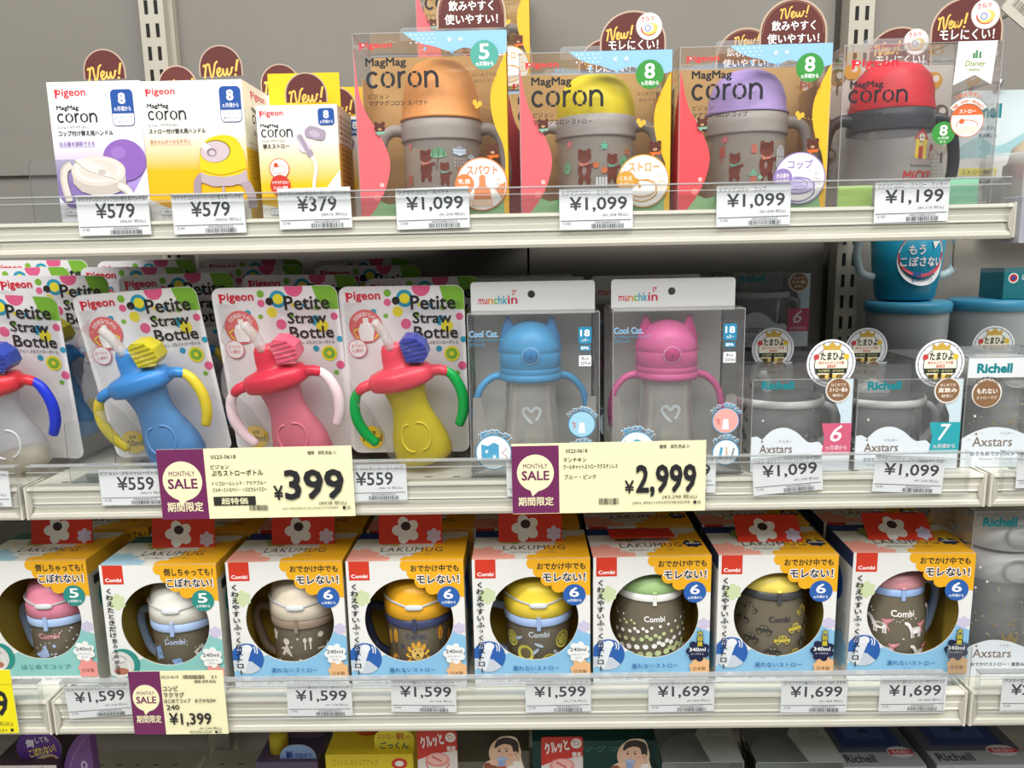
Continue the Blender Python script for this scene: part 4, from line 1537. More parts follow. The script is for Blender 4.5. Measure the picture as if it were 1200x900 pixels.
def pack_front(m, W, H, d):
    """printed film of the bear packs; top art hangs from the top edge, bottom art sits on the bottom edge (627 units wide)"""
    U = 627 / W
    hb = H * U
    s = Sheet(m, front(), 0, 0, 627, hb, W, H)
    B = lambda y: hb - (735 - y)          # y measured on the tall pack, anchored to the bottom
    s.poly([(0, B(640)), (0, hb), (627, hb), (627, B(640)), (560, B(680)), (400, B(672)), (250, B(668)), (120, B(690))], '#8fb985')
    s.poly(spline([(0, B(20 if d['tall'] else 150)), (14, B(210)), (38, B(310)), (90, B(400)), (125, B(480)), (132, B(540)), (112, B(620)), (75, B(690)), (40, B(735))]) + [(0, hb)], d['wave'])
    s.circ(95, B(610), 9, '#f5b8b4')
    s.circ(72, B(660), 14, '#f0837f')
    s.poly([(627, 70)] + spline([(627, 75), (590, 150), (562, 220), (556, 290), (572, 370), (604, 450), (612, 530), (600, 620), (606, hb)]) + [(627, hb)], '#efb62c')
    s.poly([(205, 0)] + spline([(205, 0), (240, 26), (285, 46), (330, 56), (400, 78), (455, 64), (520, 82), (570, 96), (627, 84)]) + [(627, 0)], '#8fbfe6')
    for i in range(5):
        for j in range(3):
            s.circ(238 + i * 22 + (j % 2) * 8, 12 + j * 15, 3.2, '#e3f0fa', n=8)
    for x, y in ((395, 34), (440, 33)):
        for a in range(3):
            c, q = math.cos(a * PI / 3), math.sin(a * PI / 3)
            s.line([(x - 11 * c, y - 11 * q), (x + 11 * c, y + 11 * q)], 2.4, '#f4f8fb')
    for x, y in ((295, 66), (405, 78)):
        s.circ(x, y, 5, '#7fb2dc', ry=8)
    s.pigeon(26, 36, 162, 66, '#d8343d')
    s.tx('MagMag', 50, 97, 216, 139, BLACK, .035)
    s.coron(48, 148, 346, 216, BLACK)
    s.tx('ピジョン', 56, 236, 142, 256, BLACK, .01)
    s.tx('マグマグコロン ' + d['word'], 56, 263, 298 if len(d['word']) > 3 else 285, 284, BLACK, .02)
    s.circ(535, 95, 57, d['badge'], n=40)
    s.tx(d['num'], 514, 52, 556, 112, '#ffffff', .02)
    s.tx('ヵ月頃から', 500, 120, 572, 138, '#ffffff', .02)
    s.tx('はじめてでも', 484, 164, 584, 178, '#5a4632')
    s.tx(d['sub'], 492, 188, 576, 203, '#5a4632')
    for x, y in ((492, 278), (512, 284), (500, 292)):
        s.circ(x, y, 9, '#e6b23c', ry=11)
    for x in range(3):
        s.circ(524 + x * 14, 296 + x * 3, 2.4, '#e6b23c', n=8)
    s.bear(97, B(382), 24, scarf='#7fae98')
    s.bear(560, B(482), 28)
    s.circ(165, B(690), 11, '#4f9c6a')
    # round badge
    bx, by = 512, B(615)
    s.circ(bx, by, 108, d['bc'], n=56)
    s.circ(bx, by, 103, '#efece8', n=56)
    s.tx(d['word'], bx - 62 if len(d['word']) > 3 else bx - 52, by - 76, bx + 68 if len(d['word']) > 3 else bx + 52, by - 38, d['bc'], .03)
    d['pic'](s, bx, by)
    for i, q in enumerate(('太さ', 'カタチ', 'やわらかさ')):
        s.tx(q, bx + 62 - i * 6, by - 26 + i * 22, bx + 78 + i * 8, by - 13 + i * 22, d['bc'])
    s.circ(bx - 72, by - 2, 40, d['bc'], n=30)
    s.tx(d['b1'], bx - 98, by - 22, bx - 46, by - 2, '#f6efe6', .02)
    s.tx(d['b2'], bx - 100, by + 4, bx - 44, by + 18, '#f6efe6')


def pic_spout(s, x, y):
    c = d = '#e08a5c'
    s.poly(spline([(x - 34, y + 62), (x - 30, y + 20), (x - 12, y + 5), (x - 10, y - 30), (x + 4, y - 38), (x + 16, y - 28), (x + 18, y + 5), (x + 34, y + 22), (x + 40, y + 62)]), c)
    s.poly([(x - 50, y + 62), (x + 50, y + 62), (x + 44, y + 92), (x - 44, y + 92)], '#f1d3bd')
    s.poly(arc(x, y, 100, -5, 35)[::1] + [(x + 56, y + 20)], c)
    for i in range(9):
        s.line([(x - 40 + i * 10, y + 68), (x - 38 + i * 9.5, y + 90)], 1.6, '#d9a487')


def pic_straw(s, x, y):
    c = '#c98f2c'
    s.ring(x - 8, y + 30, 62, 5, c, 0, 359, 34)
    s.circ(x - 36, y - 2, 16, c, ry=12)
    s.line([(x - 50, y - 14), (x - 10, y + 26)], 14, c)
    s.ring(x + 10, y + 20, 46, 3, c, 20, 200, 26)
    s.curve([(x - 70, y + 30), (x - 60, y + 66), (x, y + 84), (x + 52, y + 58), (x + 54, y + 26)], 5, c)
    for i in range(11):
        s.line([(x - 50 + i * 9, y + 66), (x - 49 + i * 9, y + 80)], 1.6, '#d9b87a')


def pic_cup(s, x, y):
    c = '#7f6aa8'
    s.circ(x - 10, y + 30, 74, '#c9bfe0', ry=36)
    s.ring(x - 10, y + 30, 72, 5, c, 0, 359, 34)
    s.ring(x - 14, y + 24, 46, 4, c, 0, 359, 22)
    s.poly([(x - 74, y + 2), (x - 30, y - 6), (x + 40, y + 44), (x, y + 52)], '#b3a5d2')
    s.curve([(x - 80, y + 34), (x - 66, y + 78), (x, y + 96), (x + 54, y + 72), (x + 62, y + 34)], 5, c)


def cup_art_spout(s):
    s.standing_bear(34, 20, 9)
    s.standing_bear(57, 33, 6.5, scarf='#7fc0a4')
    s.poly(arc(50, 20, 10, 180, 360) + [(50, 22)], '#7fb58c')
    for q in (-6, 0, 6):
        s.line([(50 + q, 12 + abs(q) * .3), (50 + q * 1.1, 20)], 1.2, '#4f8f6a')
    s.line([(50, 20), (47, 36)], .9, '#7a4a38')
    s.cloud(76, 14, 9, '#d4e2f2', 6, ry=5)
    s.cloud(93, 20, 5, '#d4e2f2', 6, ry=3)
    for i in range(14):
        s.line([(70 + i % 5 * 3.4, 22 + i // 5 * 4), (69.4 + i % 5 * 3.4, 24 + i // 5 * 4)], .6, '#dfe6ee')
    s.line([(80, 44), (72, 30)], 1.4, '#d9824a')
    s.star(12, 6, 5, '#e5868c')
    s.rect(6, 40, 14, 52, '#c9785f')


def cup_art_straw(s):
    s.standing_bear(32, 24, 10)
    s.standing_bear(66, 28, 8, scarf='#6fb99c')
    for x, y, c in ((12, 8, '#e5868c'), (56, 12, '#6cc0a0')):
        s.star(x, y, 6, c, n=5, inner=.5)
    for x, y in ((8, 36), (82, 30)):
        s.circ(x, y, 6, '#86bf95', ry=7)
        s.circ(x - 1, y, 1.4, '#5f9a76', n=8)
    for x, y in ((46, 34), (56, 40), (88, 18)):
        s.circ(x, y, 3.6, '#df7a4c')
    for q in range(4):
        s.rect(46 + q * 3.6, 48, 48.6 + q * 3.6, 60, '#e4e6ea')


def cup_art_cup(s):
    s.standing_bear(26, 30, 8, scarf='#6fb99c')
    s.standing_bear(64, 20, 11)
    s.star(13, 6, 6, '#e0777f')
    s.rect(6, 14, 14, 26, '#b5624e')
    s.rect(9, 26, 11, 34, '#b5624e')
    s.rect(45, 14, 51, 24, '#c9705c')
    s.poly([(42, 50), (48, 42), (54, 50)], '#7fc0a4')
    s.rect(45, 50, 51, 58, '#c9705c')
    s.star(56, 52, 4, '#9ccfb8', n=4, inner=.5)
    s.poly(arc(86, 22, 8, 180, 360) + [(94, 40), (78, 40)], '#e6e8ec')
    for q in (82.5, 89):
        s.rect(q - .3, 16, q + .3, 40, '#9c948c')
    s.rect(78, 27, 94, 27.8, '#9c948c')


KRAFT = '#b18a52'


def bear_pack(px0, px1, pyt, Y, d, lab):
    a, b = at(px0, pyt, Y), at(px1, pyt, Y)
    W, H, D = b.x - a.x, (a.z + b.z) / 2 - TOP, .080
    t = thing('cup_pack', lab, 'training cup pack', (a.x, Y, TOP), (0, 0, math.radians(d.get('yaw', 0))), 'dome capped training cups in clear packs')
    k = MB()
    kr = speckled('#c09a62', '#cba56c', 50, .75, 0, 'kraft_card')
    k.box(.001, W - .001, D - .002, D - .001, .001, H - .002, kr)
    k.box(.001, W - .001, .004, D - .002, .001, .0022, kr)
    k.box(.0008, .0016, .03, D - .002, .001, H * .8, kr)
    k.box(W - .0016, W - .0008, .03, D - .002, .001, H * .8, kr)
    k.build('card_insert', t)
    dome_cup(t, d['word'], W * .53, .041, d['cap'], '#b9b1ab', d['cup_art'], '#b5aca6', d['prof'])
    m = MB()
    pack_front(m, W, H, d)
    clear_box(m, W, H, D)
    q = Sheet(m, lambda u, v, o: (-o, D - u, v), 0, 0, 300, 500, D, H)
    q.poly([(170, 500), (190, 300), (240, 180), (300, 120), (300, 500)], d['wave'])
    q = Sheet(m, lambda u, v, o: (W + o, u, v), 0, 0, 300, 500, D, H)
    q.rect(0, 30, 60, 500, '#d9a428')
    q.circ(150, 60, 40, d['badge'])
    m.build('clear_box', t)
    g = MB()
    tw = W * .54
    out = rr(0, -.011, tw, 0, [.004, .004, 0, 0])
    g.prism([(x, -z) for x, z in out][::-1], 0, .0005, clear('#f2f3f3', .4, .18, .1), edge=edge_clear, holes=[[(tw * .72 + .006 * math.cos(i * PI / 8), .0055 + .0016 * math.sin(i * PI / 8)) for i in range(16)]])
    g.build('hang_tab', t, (W * .28, D * .35, H + .0002))
    pop_tag(t, W * d['tagx'], .0006, H + d['tagz'], d['tagr'], 'show_card', d.get('wide', 0), d['tag'])
    return t


def tag_drink(s):
    K = (s.x1 - 100) / 2
    s.new(30 + K, 9, 72 + K, 29)
    s.tx('飲みやすく', 18 + K, 31, 82 + K, 45, '#ffffff', .02)
    s.tx('使いやすい！', 12 + K, 49, 88 + K, 63, '#ffffff', .02)
    s.ring(50 + K, 50, 45, .7, '#a9765f', 0, 180)


def tag_leak(s):
    w_ = s.x1
    s.new(w_ * .10, 22, w_ * .50, 48)
    s.circ(w_ * .74, 26, 22, '#cfc6c0', n=36)
    s.circ(w_ * .74, 26, 20.5, '#f3f1ef', n=36)
    s.ring(w_ * .74, 29, 13, 2.4, '#c0392b', 170, 330, 11)
    s.circ(w_ * .76, 30, 13, '#e6c46a', ry=9, rot=-.3)
    s.circ(w_ * .73, 29, 9, '#f4f1ea', ry=6.5, rot=-.3)
    s.ring(w_ * .72, 29, 4.5, 1.6, '#4a63a8', 0, 359)
    s.tx('クルッ', w_ * .74 - 14, 9, w_ * .74 + 8, 18, '#c0392b', .03, rot=10)
    s.tx('モレにくい！', w_ * .13, 47, w_ * .88, 63, '#ffffff', .02)


dome_tall = [(.0366, 0), (.0380, .0004), (.0378, .002), (.0360, .004), (.0350, .018), (.0325, .032), (.0285, .043), (.0225, .050), (.013, .0545), (0, .0558)]
dome_mid = [(.0360, 0), (.0362, .002), (.0355, .012), (.0330, .022), (.0275, .031), (.0185, .0365), (.009, .0385), (0, .0390)]
dome_flat = [(.0375, 0), (.0378, .001), (.0352, .003), (.0345, .014), (.0310, .025), (.0250, .033), (.0165, .038), (.008, .040), (0, .0404)]

bear_pack(412, 593.5, 37, .011, dict(tall=1, wave='#e2666d', word='スパウト', badge='#4fa394', num='5', sub='飲みやすい', bc='#d9814c', b1='乳首', b2='に近い', pic=pic_spout, cup_art=cup_art_spout,
          cap='#f2a45c', prof=dome_tall, tagx=.775, tagz=.013, tagr=.030, tag=tag_drink), 'orange capped cup in the tallest clear pack of the upper shelf')
bear_pack(607.5, 788, 60, .012, dict(tall=0, wave='#e2666d', word='ストロー', badge='#3a8f3c', num='8', sub='飲みやすい', bc='#cf9a3e', b1='くわえ', b2='やすい', pic=pic_straw, cup_art=cup_art_straw,
          cap='#f0da2a', prof=dome_mid, tagx=.745, tagz=.007, tagr=.0255, wide=.003, tag=tag_leak), 'yellow capped straw cup in a clear pack with bear artwork')
bear_pack(797, 975, 53, .014, dict(tall=0, wave='#dd4f55', word='コップ', badge='#3a8f3c', num='8', sub='こぼしにくい', bc='#8f7cb8', b1='出る量を', b2='調節', pic=pic_cup, cup_art=cup_art_cup, yaw=-1.0,
          cap='#b49bd8', prof=dome_flat, tagx=.74, tagz=.008, tagr=.029, tag=tag_drink), 'purple capped cup in a clear pack with bear artwork')


# the red capped pack with the pale printed insert
def red_pack():
    Y = .013
    a, b = at(990, 51, Y), at(1174, 50, Y)
    W, H, D = b.x - a.x, (a.z + b.z) / 2 - TOP, .080
    t = thing('cup_pack', 'red capped cup with dark grey handles in a clear pack, rightmost on the upper shelf', 'training cup pack', (a.x, Y, TOP), (0, 0, math.radians(-1.2)), 'dome capped training cups in clear packs')
    k = MB()
    k.box(.001, W - .001, D - .002, D - .001, .001, H - .002, '#c3bfb8')
    k.box(.001, W - .001, .004, D - .002, .001, .0022, '#c3bfb8')
    s = Sheet(k, front(D - .002), 0, 0, 100, 100, W, H)
    for x, y, c in ((8, 16, '#b04a44'), (18, 8, '#8a6a52'), (10, 40, '#b04a44'), (86, 12, '#c9963c'), (92, 34, '#6d625a'), (82, 30, '#8f8a7c'), (95, 56, '#b5aca0'), (14, 62, '#8a6a52'), (28, 4, '#c9963c'), (60, 5, '#a9a29a')):
        s.circ(x, y, 6, c)
        s.line([(x, y + 5), (x, y + 12)], 1.4, '#6d5a4a')
        s.circ(x + 1.5, y - 1.5, 2.4, '#d6d0c6', n=12)
    for i in range(10):
        s.tx('ご使用前に必ず取扱説明書をお読みください', 78, 62 + i * 2.6, 97, 63.4 + i * 2.6, '#77736c')
    k.build('card_insert', t)

    def art(s):
        s.poly([(58, 12), (70, -2), (82, 12)], '#b8453c')
        s.rect(61, 12, 79, 34, '#e6c94e')
        s.rect(66, 20, 72, 34, '#b5473c')
        s.circ(70, 10, 4.4, '#f1ead6')
        s.line([(70, 6), (70, 14)], .8, '#4a4340')
        s.line([(66, 10), (74, 10)], .8, '#4a4340')
        s.poly(arc(92, 22, 6.5, 180, 360) + [(98.5, 34), (85.5, 34)], '#b5473c')
        s.rect(88, 24, 91.5, 34, '#e9ded0')
        s.rect(93, 24, 96.5, 34, '#e9ded0')
        zz = [(56 + i * 2.4, 41 + (i % 2) * 2.6) for i in range(19)]
        s.line(zz, 1.2, '#3f3b3a')
        for i in range(10):
            s.circ(57 + i * 4.4, 37.5, .8, '#c05a50', n=6)
        s.tx('MICKEY', 48, 48, 98, 60, '#c23a36', .03)
    dome_cup(t, 'red', W * .45, .041, '#d9363f', '#4c4d54', art, '#3c3d43',
             [(.0366, 0), (.0368, .002), (.0352, .010), (.0350, .018), (.0315, .030), (.0240, .0385), (.0120, .0425), (0, .0430)])
    m = MB()
    s = Sheet(m, front(), 65, 165, 655, 775, W, H)
    s.rect(65, 695, 200, 775, '#a9c86a')
    s.rect(440, 680, 605, 775, '#8fc9a8')
    s.pigeon(93, 218, 270, 258)
    s.tx('MagMag', 92, 300, 218, 330, BLACK, .035)
    s.coron(87, 332, 312, 382)
    s.tx('ピジョン', 85, 400, 140, 415, BLACK, .01)
    s.tx('マグマグコロン ストロー', 88, 418, 262, 435, BLACK, .02)
    s.poly([(487, 165), (632, 165), (620, 325), (556, 288), (478, 325)], '#ecebee')
    for x, h in ((543, 20), (553, 30), (566, 24)):
        s.rect(x, 228 - h, x + 9, 228, '#4f8a5c')
    s.tx('Disney', 516, 236, 594, 262, '#8a9a3c', .02, shear=.2)
    s.tx('baby', 533, 262, 576, 278, '#8a9a3c', .01)
    s.circ(455, 503, 44, '#3a8f3c', n=36)
    s.tx('8', 440, 472, 470, 512, '#ffffff', .02)
    s.tx('ヵ月頃', 434, 516, 476, 526, '#ffffff')
    s.tx('から', 442, 530, 466, 540, '#ffffff')
    s.circ(540, 458, 63, '#d0673c', n=40)
    s.circ(540, 458, 60, '#efece8', n=40)
    s.poly(arc(540, 458, 60, 200, 340), '#d9693a')
    s.tx('ストロー', 508, 416, 570, 430, '#ffffff', .02)
    s.ring(540, 474, 40, 3, '#d0673c', 0, 359, 18)
    s.circ(520, 460, 10, '#d0673c', n=14)
    s.poly([(500, 480), (580, 480), (574, 505), (506, 505)], '#ead3c6')
    s.atx('くわえやすい', 540, 458, 98, 122, 62, 20, '#d0673c', .03)
    s.poly(arc(540, 458, 84, 215, 325) + arc(540, 458, 64, 325, 215), '#efece8')
    s.atx('角度・カタチ・やわらかさ', 540, 458, 72, 142, 38, 14, '#d0673c', .02)
    clear_box(m, W, H, D)
    q = Sheet(m, lambda u, v, o: (-o, D - u, v), 0, 0, 300, 500, D, H)
    q.circ(160, 90, 40, '#3a8f3c')
    m.build('clear_box', t)
    pop_tag(t, W * .765, .0006, H + .0085, .0275, 'show_card', .003, tag_leak)
    g = MB()
    tw = W * .5
    g.prism([(x, -z) for x, z in rr(0, -.011, tw, 0, [.004, .004, 0, 0])][::-1], 0, .0005, clear('#f2f3f3', .4, .18, .1), edge=edge_clear)
    g.build('hang_tab', t, (W * .2, D * .35, H))
    return t, W


red, redW = red_pack()
packs = [o for o in bpy.data.objects if o.name.startswith('cup_pack')]
for nm, dx, dy, lab in (('cup_pack.001', -.012, .085, 'yellow capped straw cup pack in the second rank, mostly hidden, round tag showing'),
                        ('cup_pack.002', -.016, .086, 'purple capped cup pack in the second rank, mostly hidden, round tag showing'),
                        ('cup_pack.003', -.015, .087, 'red capped cup pack in the second rank, gold lettered round tag showing'),):
    o = bpy.data.objects[nm]
    dup(o, (o.location.x + dx, o.location.y + dy, TOP), None, lab)
o = bpy.data.objects['cup_pack.003']
# two packs stacked at the rear of the shelf behind the tallest one
p, q = bpy.data.objects['cup_pack'], bpy.data.objects['cup_pack.001']
xr = at(489, 60, .262).x
dup(p, (xr + .003, .264, TOP), None, 'orange capped cup pack at the rear, under the stacked yellow capped one', skip=('show_card', 'hang_tab'))
zs = TOP + max(v.co.z for v in [c for c in bpy.data.objects if c.parent == p and c.name.startswith('clear_box')][0].data.vertices) + .0008
dup(q, (xr, .262, zs), None, 'yellow capped cup pack stacked at the rear, top cut off by the frame', skip=('show_card', 'hang_tab'))

# ------------------------------------------------------------ carded straw bottles on the middle shelf
SW, SH = .1203, .172


def straw_card(m, W, H):
    pts = [(x, -y) for x, y in rr(0, -H, W, 0, .009)]
    m.prism(pts[::-1], 0, .0009, speckled('#eae8ea', '#f0eef0', 60, .4, 0, 'white_card'))
    s = Sheet(m, front(), 0, 0, 410, 565, W, H)
    s.poly([(409, 78)] + spline([(409, 78), (372, 73), (345, 50), (330, 1)]) + arc(380, 30.5, 29, -90, 0, 8), '#7fb83c')
    s.clip = True
    P, T, Y_, G, K = '#e5638f', '#2f9fc0', '#efe03a', '#7fb83c', '#2c2622'
    for x, y, r, c in ((270, 4, 30, P), (215, 40, 28, T), (215, 40, 17, Y_), (186, 47, 13, K), (160, 22, 12, G), (158, 52, 12, P), (190, 82, 17, Y_), (215, 122, 17, P), (110, 82, 10, T), (150, 95, 8, G),
                       (252, 92, 9, G), (330, 112, 17, T), (350, 130, 20, Y_), (392, 100, 12, P), (402, 175, 10, T), (320, 205, 10, T), (395, 262, 14, P), (378, 288, 8, G), (262, 60, 6, Y_), (338, 70, 9, G),
                       (240, 185, 8, Y_), (362, 222, 26, Y_), (362, 222, 19, G), (362, 222, 8, Y_), (300, 62, 8, T)):
        s.circ(x, y, r, c)
    s.pigeon(22, 16, 136, 50, '#d8283c')
    s.tx('Petite', 234, 30, 381, 76, K, .02)
    s.tx('Straw', 238, 84, 366, 120, K, .02)
    s.tx('Bottle', 240, 130, 385, 170, K, .02)
    s.tx('ピジョン ぷちストローボトル', 243, 177, 385, 189, K, .01)
    s.circ(82, 128, 55, '#e26a6c', n=36)
    s.atx('たためるハンドル', 82, 128, 40, 150, 20, 17, '#fbe9e6', .02)
    s.poly([(56, 140), (66, 118), (100, 118), (110, 140), (104, 176), (62, 176)], '#f2efec')
    s.rect(74, 100, 92, 118, '#f2efec')
    s.curve([(58, 134), (42, 146), (56, 168)], 5, '#f0d43a')
    s.curve([(108, 134), (124, 146), (110, 168)], 5, '#f0d43a')
    s.circ(50, 200, 31, '#e26a7c', n=30)
    s.circ(50, 200, 28.5, '#f6f2f2', n=30)
    s.tx('おでかけ', 30, 186, 70, 198, '#d8546a', .01)
    s.tx('に便利！', 32, 202, 68, 214, '#d8546a', .01)
    s.circ(74, 508, 41, '#efd02c', n=30)
    s.tx('容量', 62, 484, 88, 497, K, .01)
    s.tx('150ml', 42, 502, 106, 524, K, .03)


def straw_bottle(root, W, col):
    """translucent waisted bottle with spouted lid, straw, flip cap and two folding handles; axis up, foot at the origin, then laid over"""
    k = W / 410
    T = Matrix.Translation((.545 * W, -.031, .0)) @ Matrix.Rotation(math.radians(-14.5), 4, 'Y')
    ox = .66 * W
    T = Matrix.Translation((ox, -.0275, .004)) @ Matrix.Rotation(math.radians(-13), 4, 'Y')
    fy = .68
    prof = [(0, 0), (78 * k, 1 * k), (92 * k, 10 * k), (97 * k, 30 * k), (95 * k, 70 * k), (84 * k, 115 * k), (70 * k, 155 * k), (62 * k, 190 * k), (61 * k, 215 * k), (66 * k, 245 * k), (73 * k, 272 * k)]
    b = MB(T)
    b.lathe(prof, tinted(col['body'], col.get('a', .66), .16), fy=fy, seg=40)
    for sg in (-1, 1):                      # moulded bow-shaped relief on the belly
        pth = []
        for i in range(13):
            a = PI * i / 12
            z = (60 + 46 * (1 - math.cos(a)) / 2 * 2) * k
            x = sg * (14 + 34 * math.sin(a)) * k
            R_ = prof_rad(prof)(z)
            pth.append((x, -fy * math.sqrt(max(R_ * R_ - x * x, 0)) - .0002, z))
        b.tube(pth, .0011, tinted(col['body'], .85, .18), 6, sub=1)
    bo = b.build('bottle', root)
    if col.get('fill'):
        f = MB(T)
        f.lathe([(0, 2 * k), (80 * k, 4 * k), (80 * k, 60 * k), (0, 62 * k)], tinted(col['fill'], .4, .3), fy=fy)
        f.build('inner_base', bo)
    l = MB(T)
    lc = ink(col['lid'], rough=.28)
    l.lathe([(70 * k, 264 * k), (84 * k, 268 * k), (104 * k, 276 * k), (110 * k, 288 * k), (108 * k, 312 * k), (98 * k, 326 * k), (60 * k, 336 * k), (48 * k, 342 * k), (44 * k, 372 * k), (38 * k, 400 * k), (30 * k, 414 * k), (0, 416 * k)], lc, fy=.66)
    for sg in (-1, 1):                      # lugs that carry the handles
        l.tube([(sg * 90 * k, 0, 300 * k), (sg * 130 * k, -.002, 296 * k), (sg * 150 * k, -.002, 284 * k)], [20 * k, 18 * k, 15 * k], lc, 12, sub=2)
    l.build('lid', bo)
    w = MB(T)
    w.tube([(-2 * k, -.003, 400 * k), (-8 * k, -.004, 450 * k), (-26 * k, -.005, 500 * k)], [17 * k, 16 * k, 15 * k], tinted('#e9e6e4', .45, .15), 12)
    w.build('straw', bo)
    c = MB(T)
    cc = ink(col['cap'], rough=.3)
    pts = [(38, 352), (92, 342), (112, 360), (110, 395), (84, 424), (52, 432), (34, 420)]
    c.prism([(x * k, z * k) for x, z in pts], -.012, .010, cc)
    for i in range(5):
        z = 356 + i * 15
        c.box(40 * k, (110 - max(0, i - 2) * 8) * k, -.0128, -.012, z * k, (z + 5) * k, cc)
    c.build('flip_cap', bo)
    for sg in (-1, 1):
        h = MB(T)
        pth = [(sg * 146 * k, -.002, 290 * k), (sg * 168 * k, -.003, 262 * k), (sg * 180 * k, -.004, 205 * k), (sg * 168 * k, -.004, 145 * k), (sg * 142 * k, -.004, 100 * k)]
        h.tube(pth, [14 * k, 17 * k, 18 * k, 18 * k, 15 * k], ink(col['handle'], rough=.3), 14, flat=.9)
        h.build('handle', bo)


def blister(root, W, H):
    """moulded clear bubble over the bottle, a little larger than it"""
    m = MB()
    mat = clear('#fefefe', .13, .010, .05, .30)
    k = W / 410
    nx, nz = 34, 46
    cs = [(.30, .80, .20), (.40, .64, .30), (.46, .52, .42), (.56, .36, .38), (.62, .20, .36), (.66, .10, .28)]

    def hgt(u, v):
        d = 9
        for cx, cz, r in cs:
            d = min(d, math.hypot(u - cx, (v - cz) * H / W) - r)
        t = min(1, max(0, (.02 - d) / .13))
        t = t * t * (3 - 2 * t)
        return .0535 * t
    vs, fs = [], []
    for j in range(nz + 1):
        for i in range(nx + 1):
            u, v = .03 + .94 * i / nx, .015 + .90 * j / nz
            vs.append((u * W, -hgt(u, v) - .0012, v * H))
    for j in range(nz):
        for i in range(nx):
            q = (j * (nx + 1) + i, j * (nx + 1) + i + 1, (j + 1) * (nx + 1) + i + 1, (j + 1) * (nx + 1) + i)
            fs.append(q)
    m.add(vs, fs, mat, True)
    m.build('blister', root)


def straw_pack(px_l, px_r, pyt, Ytop, Ybot, roll, col, lab):
    """card whose top corners sit at the given pixels; leans forward by Ybot - Ytop"""
    a, b = at(px_l, pyt, Ytop), at(px_r, pyt, Ytop)
    xm = (a.x + b.x) / 2
    W, H = SW, SH
    t = thing('straw_bottle_pack', lab, 'straw bottle pack', group='carded straw bottles on the middle shelf')
    c = MB()
    straw_card(c, W, H)
    c.build('backing_card', t)
    straw_bottle(t, W, col)
    blister(t, W, H)
    place_straw(t, xm, (a.z + b.z) / 2, Ytop, Ybot, roll)
    return t


def place_straw(t, xm, ztop, Ytop, Ybot, roll):
    lean = math.asin(max(-1, min(1, (Ybot - Ytop) / SH)))
    R = Matrix.Rotation(math.radians(roll), 4, 'Y') @ Matrix.Rotation(lean, 4, 'X')
    M = Matrix.Translation((xm, Ytop, ztop)) @ R @ Matrix.Translation((-SW / 2, 0, -SH))
    t.location, t.rotation_euler = M.to_translation(), M.to_euler()


RED = dict(body='#eeeff3', a=.30, lid='#d8323c', cap='#3448a8', handle='#2438c4', fill='#e5d8a8')
BLUE = dict(body='#6aa6e0', lid='#3a86cf', cap='#c9bd2a', handle='#d8c43a')
PINK = dict(body='#ef8aa0', lid='#d8324a', cap='#e2607a', handle='#efd6dc')
YELL = dict(body='#e4d23a', lid='#e2485a', cap='#3d45a0', handle='#17a04a')
s1 = straw_pack(-84, 70, 345, .042, .074, 3.5, RED, 'carded straw bottle with a red lid and blue handle, cut by the left edge')
s2 = straw_pack(72, 239, 341, .040, .072, -3.6, BLUE, 'carded blue straw bottle with yellow handles')
s3 = straw_pack(242, 398, 336, .040, .072, -.6, PINK, 'carded pink straw bottle with pale handles')
s4 = straw_pack(399, 540, 335, .044, .070, .2, YELL, 'carded yellow straw bottle with a red lid and green handles')


def again(src, px, pyt, Y, roll, lab, skip=()):
    p = at(px, pyt, Y)
    t = dup(src, (0, 0, 0), None, lab, skip)
    place_straw(t, p.x, p.z, Y, Y + .022, roll)


for src, px, pyt, Y, roll, lab in (
        (s2, 58, 323, .112, 1.0, 'blue straw bottle card in the second rank, between the first two front cards'),
        (s2, 204, 321, .111, -1.0, 'blue straw bottle card in the second rank, behind the front blue and pink ones'),
        (s3, 350, 322, .114, 1.0, 'pink straw bottle card in the second rank, behind the front pink one'),
        (s4, 494, 325, .115, -.6, 'yellow straw bottle card in the second rank, behind the front yellow one'),
        (s1, -90, 331, .112, 0, 'red lidded straw bottle card in the second rank, cut by the left edge'),
        (s1, 18, 314, .180, -.8, 'red lidded straw bottle card in the third rank at the left'),
        (s2, 155, 313, .180, .8, 'blue straw bottle card in the third rank, under the upper shelf shadow'),
        (s3, 292, 312, .182, -.8, 'pink straw bottle card in the third rank, under the upper shelf shadow'),
        (s4, 430, 311, .184, .9, 'yellow straw bottle card in the third rank, under the upper shelf shadow'),
        (s1, 44, 305, .248, .6, 'red lidded straw bottle card in the dark rear rank at the left'),
        (s2, 170, 305, .249, -.6, 'blue straw bottle card in the dark rear rank'),
        (s3, 296, 304, .250, 1.0, 'pink straw bottle card in the rear rank, leaning left'),
        (s4, 422, 304, .252, -1.0, 'yellow straw bottle card in the rear rank, leaning right')):
    again(src, px, pyt, Y, roll, lab)


